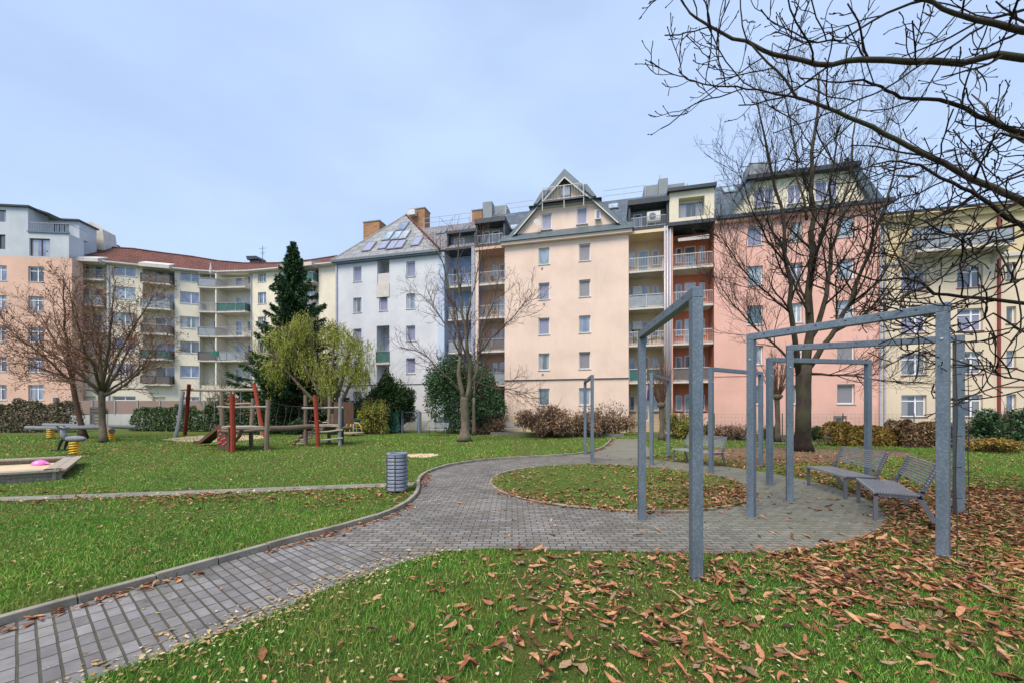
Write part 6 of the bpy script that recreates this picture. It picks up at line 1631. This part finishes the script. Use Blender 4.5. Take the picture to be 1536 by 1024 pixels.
def chair(label, px, t_, z, rz):
    q = frb.s(px, t_); w_ = frb.o+frb.d*q+frb.n*t_; o = thing('balcony_chair', label, 'chair', (w_.x, w_.y, z), rz, 'dark chairs on the sand-coloured balcony')
    MB().box(-.22, .22, -.22, .22, .42, .46).build('seat', M['black'], o); m = MB(); m.bar((-.2, .22, .88), (.2, .22, .88), .04); m.bar((-.2, .22, .66), (.2, .22, .66), .04); m.build('backrest', M['black'], o)
    for x, y in ((-.2,-.2),(.2,-.2),(-.2,.22),(.2,.22)): MB().bar((x, y, 0), (x, y, .42 if y < 0 else .9), .03).build('leg', M['black'], o)
chair('dark chair on the second sand-coloured balcony, nearer the potted plant at the left', 962, .6, 6.9, 1.2); chair('dark chair in the middle of the second sand-coloured balcony', 978, .6, 6.9, -1.0)
# ================================================================ grass
rs = np.random.RandomState(7)
def leafdens(P):
    """how thickly fallen chestnut leaves cover the plan: 0..1"""
    x, y = P[:, 0], P[:, 1]
    d = np.exp(-(((x-8.2)/3.8)**2+((y-5.4)/3.0)**2))*2.1
    d += .62*np.exp(-(((x-3.3)/2.4)**2+((y-3.2)/1.5)**2))
    d += .3*np.exp(-(((x-.9)/1.6)**2+((y-2.9)/1.6)**2))
    d += .75*np.exp(-(((x-8.6)/4.2)**2+((y-12.5)/3.4)**2))
    r_ = np.hypot(x-CC[0], y-CC[1])
    ang = np.arctan2(y-CC[1], x-CC[0])
    d += ((r_ > RO-.05) & (r_ < RO+1.3) & (np.abs(ang) < 1.5))*.55
    d += .5*np.exp(-(((x+15.5)/5)**2+((y-17)/2.2)**2))+.3*np.exp(-(((x+2)/1.6)**2+((y-8.6)/1.0)**2))+.28*np.exp(-(((x+5)/5)**2+((y-7.2)/.5)**2))
    ii = r_ < RI
    d = np.where(ii, .2+.55*np.clip((x-2.0)/2.0, 0, 1)+.5*np.clip((r_-2.3)/.5, 0, 1)*(y < 9.5), d)
    d *= .45+1.1*vnoise(P, 1.4, 5)
    return np.clip(d, 0, 1.6)
def zone(y0, y1, dens, h0, h1, w_, segs, seed):
    r = np.random.RandomState(seed); n = int(dens*1.38*(y1*y1-y0*y0)+dens*2*(y1-y0))
    Y = np.sqrt(r.rand(n)*(y1*y1-y0*y0)+y0*y0); X = (r.rand(n)*2-1)*(1.38*Y+.8); X += (X > 0)*r.rand(n)*2.0; P = np.stack([X, Y], 1)
    keep = ~is_paved(P); keep &= r.rand(n) < (.35+1.0*vnoise(P, 1.1, 9))*(.55+.8*vnoise(P, .33, 17))
    keep &= ~(inpoly(P, SOIL) & (r.rand(n) < .8)) & ~(inpoly(P, SAND) & (r.rand(n) < .78)) & ~(inpoly(P, SANDC) & (r.rand(n) < .8)) & ~inpoly(P, RAMP) & ~inpoly(P, SB)
    keep &= ~((leafdens(P) > .9) & (r.rand(n) < .5)) & (Y < 27.0-.2*X.clip(-60, 60)*(X > 0))
    return P[keep], r
def blades(P, r, h0, h1, w_, segs):
    n = len(P); a = r.rand(n)*6.283; la = r.rand(n)*6.283; hh = (h0+(h1-h0)*r.rand(n)**1.5)*(.65+.8*vnoise(P, .9, 3)); ln = hh*(.25+.75*r.rand(n))
    bx, by = P[:, 0], P[:, 1]; cx, cy = np.cos(a)*w_/2, np.sin(a)*w_/2; dx, dy = np.cos(la)*ln, np.sin(la)*ln; z = np.zeros(n)+.002
    if segs == 2:
        V = np.stack([np.stack([bx-cx, by-cy, z], 1), np.stack([bx+cx, by+cy, z], 1), np.stack([bx-cx*.8+dx*.35, by-cy*.8+dy*.35, hh*.62], 1), np.stack([bx+cx*.8+dx*.35, by+cy*.8+dy*.35, hh*.62], 1), np.stack([bx+dx, by+dy, hh], 1)], 1).reshape(-1, 3)
        i = np.arange(n)[:, None]*5; Fc = np.concatenate([i+np.array([[0, 1, 3]]), i+np.array([[0, 3, 2]]), i+np.array([[2, 3, 4]])], 0)
    else:
        V = np.stack([np.stack([bx-cx, by-cy, z], 1), np.stack([bx+cx, by+cy, z], 1), np.stack([bx+dx, by+dy, hh], 1)], 1).reshape(-1, 3)
        Fc = np.arange(n)[:, None]*3+np.array([[0, 1, 2]])
    return V, Fc
allV, allF, off = [], [], 0
for args in ((1.7, 3.4, 8000, .022, .06, .0042, 2, 1), (3.4, 6, 3600, .022, .06, .0062, 2, 2), (6, 11, 1150, .025, .06, .011, 1, 3), (11, 18, 260, .03, .065, .022, 1, 4), (18, 30, 80, .04, .075, .045, 1, 5)):
    P, r = zone(*args); V, Fc = blades(P, r, *args[3:7]); allV.append(V); allF.append(Fc+off); off += len(V)
# every island is closed by its own vertices, so triangles may share one mesh
g = npmesh('lawn_grass', np.concatenate(allV), np.concatenate(allF), M['grass']); g['kind'] = 'stuff'; g['label'] = 'short green lawn grass with yellowing patches'; 
# ================================================================ fallen leaves
def big_leaves(n_try, y0, y1, seed, size, dens, nu=5):
    r = np.random.RandomState(seed); Y = np.sqrt(r.rand(n_try)*(y1*y1-y0*y0)+y0*y0); X = (r.rand(n_try)*2-1)*(1.38*Y+.6); P = np.stack([X, Y], 1)
    pv = is_paved(P); ld = leafdens(P)
    prob = ld*dens
    prob = np.where(pv, prob*.035, prob)
    keep = r.rand(n_try) < prob
    keep &= ~(inpoly(P, SB)) & ~((Y > 25-.2*X) & (X > 0))
    P = P[keep]; pv = pv[keep]; return P, r, pv
def leaf_mesh(P, r, size, pv, nu=6, z0=.03, curl=1.0, asp=.36):
    """curled lance-shaped leaflets: nu stations along the midrib, three points across"""
    n = len(P); L = size*(.35+1.15*r.rand(n)**1.4); a = r.rand(n)*6.283; W_ = L*asp*(.5+.9*r.rand(n))
    u = np.linspace(0, 1, nu+1); prof = np.sin(np.pi*u**1.25)**.8; prof[0] = .05; prof[-1] = .02
    fl_ = np.where(r.rand(n) < .3, .3, 1.15); bend = (r.rand(n)*2-.6)*1.6*curl*fl_; fold = (r.rand(n)*.9+.15)*curl*fl_; tilt = r.normal(size=n)*.22*fl_; tw = r.normal(size=n)*1.0*curl*fl_; sb = r.normal(size=n)*.5
    zb = np.where(pv, .012, z0*(.35+1.1*r.rand(n)))
    V = np.zeros((n, nu+1, 3, 3))
    rg = 1+r.normal(size=(n, nu+1, 3))*.13*min(curl, 1); cr_ = r.normal(size=(n, nu+1, 3))*.045; pk = r.rand(n)*.35
    for i, uu in enumerate(u):
        th = bend*(uu-.5); x = L*(uu-.5); yy = sb*L*(uu-.5)**2; z = -np.abs(L)*bend*.35*((uu-.5)**2)*-1+np.sin(tilt)*x
        for j, s in enumerate((-1, 0, 1)):
            ws = W_/2*(prof[i]*(1-pk)+np.sin(np.pi*uu)**.6*pk if 0 < i < nu else prof[i])*s*rg[:, i, j]; rot = tw*(uu-.5)+fold*abs(s)
            V[:, i, j, 0] = x; V[:, i, j, 1] = yy+ws*np.cos(tw*(uu-.5))*np.cos(fold); V[:, i, j, 2] = z+abs(s)*np.abs(ws)*np.sin(fold)+ws*np.sin(tw*(uu-.5))+L*cr_[:, i, j]*(0 if pv.all() else 1)*.4
    ca, sa = np.cos(a)[:, None, None], np.sin(a)[:, None, None]; X = V[..., 0]*ca-V[..., 1]*sa; Y = V[..., 0]*sa+V[..., 1]*ca; Z = V[..., 2]
    Z = Z-np.minimum(Z.min(axis=(1, 2)), 0)[:, None, None]*.8+zb[:, None, None]
    V = np.stack([X+P[:, 0][:, None, None], Y+P[:, 1][:, None, None], Z], -1).reshape(-1, 3)
    base = np.arange(n)[:, None]*(nu+1)*3; fs = []
    for i in range(nu):
        for j in range(2): k = i*3+j; fs.append(base+np.array([[k, k+1, k+4, k+3]]))
    return V, np.concatenate(fs, 0)
VV, FF, off = [], [], 0
for n_try, y0, y1, seed, size, dens, nu in ((13000, 1.7, 4.5, 11, .102, .45, 7), (30000, 4.5, 8, 12, .106, .9, 5), (36000, 8, 14, 13, .105, .75, 3), (24000, 14, 22, 14, .13, .6, 2)):
    P, r, pv = big_leaves(n_try, y0, y1, seed, size, dens)
    if y0 < 2:   # leaves gather in threes and fours
        P = np.concatenate([P, P[r.rand(len(P)) < .5]+0], 0); P[len(pv):] += r.normal(size=(len(P)-len(pv), 2))*.06; pv = is_paved(P)
    V, Fc = leaf_mesh(P, r, size, pv, nu); VV.append(V); FF.append(Fc+off); off += len(V)
# drifts against the kerb and round the posts
r = np.random.RandomState(40); LE = np.array(left_edge); cum = np.concatenate([[0], np.cumsum(np.hypot(*np.diff(LE, axis=0).T))])
n = 2300; s = r.rand(n)*cum[-1]; s = s[(vnoise(np.stack([s, s*0], 1), 1.2, 8) > .38)]
px_ = np.interp(s, cum, LE[:, 0]); py_ = np.interp(s, cum, LE[:, 1]); tx = np.interp(s+.05, cum, LE[:, 0])-px_; ty = np.interp(s+.05, cum, LE[:, 1])-py_; tl = np.hypot(tx, ty)+1e-6
o_ = np.abs(r.normal(size=len(s)))*.09+.02; P = np.stack([px_+ty/tl*o_, py_-tx/tl*o_], 1); P = P[P[:, 1] > 1.5]
V, Fc = leaf_mesh(P, r, .075, np.zeros(len(P), bool)+True, 4, asp=.42); VV.append(V); FF.append(Fc+off); off += len(V)
P = []
a = r.rand(900)*6.283; rr_ = RI+.0+np.abs(r.normal(size=900))*.07-.02; k = (a > 3.6) | (a < .4); P = np.stack([CC[0]+rr_*np.cos(a), CC[1]+rr_*np.sin(a)], 1)[k]
V, Fc = leaf_mesh(P, r, .08, np.zeros(len(P), bool)+True, 4, asp=.42); VV.append(V); FF.append(Fc+off); off += len(V)
o = npmesh('fallen_leaves', np.concatenate(VV), np.concatenate(FF), M['leafbrown'], smooth=True); o['kind'] = 'stuff'; o['label'] = 'curled brown chestnut leaves strewn over grass and paving'
VV, FF, off = [], [], 0
for n_try, y0, y1, size, seed, dens in ((13000, 1.7, 5, .034, 71, .55), (36000, 5, 12, .048, 72, .45), (38000, 12, 24, .075, 73, .4)):
    r = np.random.RandomState(seed); Y = np.sqrt(r.rand(n_try)*(y1*y1-y0*y0)+y0*y0); X = (r.rand(n_try)*2-1)*(1.38*Y+.6); P = np.stack([X, Y], 1)
    pv = is_paved(P); pr = dens*(.2+1.5*vnoise(P, .7, 33)**2)*np.where(pv, .10, 1); k = (r.rand(n_try) < pr) & ~((Y > 25-.2*X) & (X > 0)); P = P[k]; pv = pv[k]
    V, Fc = leaf_mesh(P, r, size, pv, 3, .022, .8, .5); VV.append(V); FF.append(Fc+off); off += len(V)
o = npmesh('leaf_litter', np.concatenate(VV), np.concatenate(FF), M['leafbrown'], smooth=True); o['kind'] = 'stuff'; o['label'] = 'small broken brown leaf litter across the lawns'
# small pale leaflets
VV, FF, off = [], [], 0
for n_try, y0, y1, size, seed, dens in ((9000, 1.7, 5, .026, 61, .5), (22000, 5, 12, .038, 62, .42), (26000, 12, 24, .06, 63, .4)):
    r = np.random.RandomState(seed); Y = np.sqrt(r.rand(n_try)*(y1*y1-y0*y0)+y0*y0); X = (r.rand(n_try)*2-1)*(1.38*Y+.6)-1.2; P = np.stack([X, Y], 1)
    pv = is_paved(P); pr = dens*(.35+1.1*vnoise(P, 1.0, 21)**2)*np.where(pv, .12, 1)*np.where(P[:, 0] > 3, .3, 1); k = r.rand(n_try) < pr; P = P[k]; pv = pv[k]
    V, Fc = leaf_mesh(P, r, size, pv, 3, .035, .5, .55); VV.append(V); FF.append(Fc+off); off += len(V)
r = np.random.RandomState(64); RL = np.array([tuple(p) for p in right_low[:6]][::-1]); cum = np.concatenate([[0], np.cumsum(np.hypot(*np.diff(RL, axis=0).T))])
s = r.rand(900)*cum[-1]; P = np.stack([np.interp(s, cum, RL[:, 0]), np.interp(s, cum, RL[:, 1])], 1)+r.normal(size=(900, 2))*.16; V, Fc = leaf_mesh(P, r, .035, is_paved(P), 3, .03, .5, .55); VV.append(V); FF.append(Fc+off); off += len(V)
s = r.rand(700); P = np.stack([-9.5+s*7, 6.85+s*1.45], 1)+r.normal(size=(700, 2))*np.array([.1, .12]); V, Fc = leaf_mesh(P, r, .06, is_paved(P), 3, .03, .5, .55); VV.append(V); FF.append(Fc+off); off += len(V)
o = npmesh('small_pale_leaves', np.concatenate(VV), np.concatenate(FF), M['leafpale'], smooth=True); o['kind'] = 'stuff'; o['label'] = 'small pale yellow leaflets scattered over the lawn and path edges'
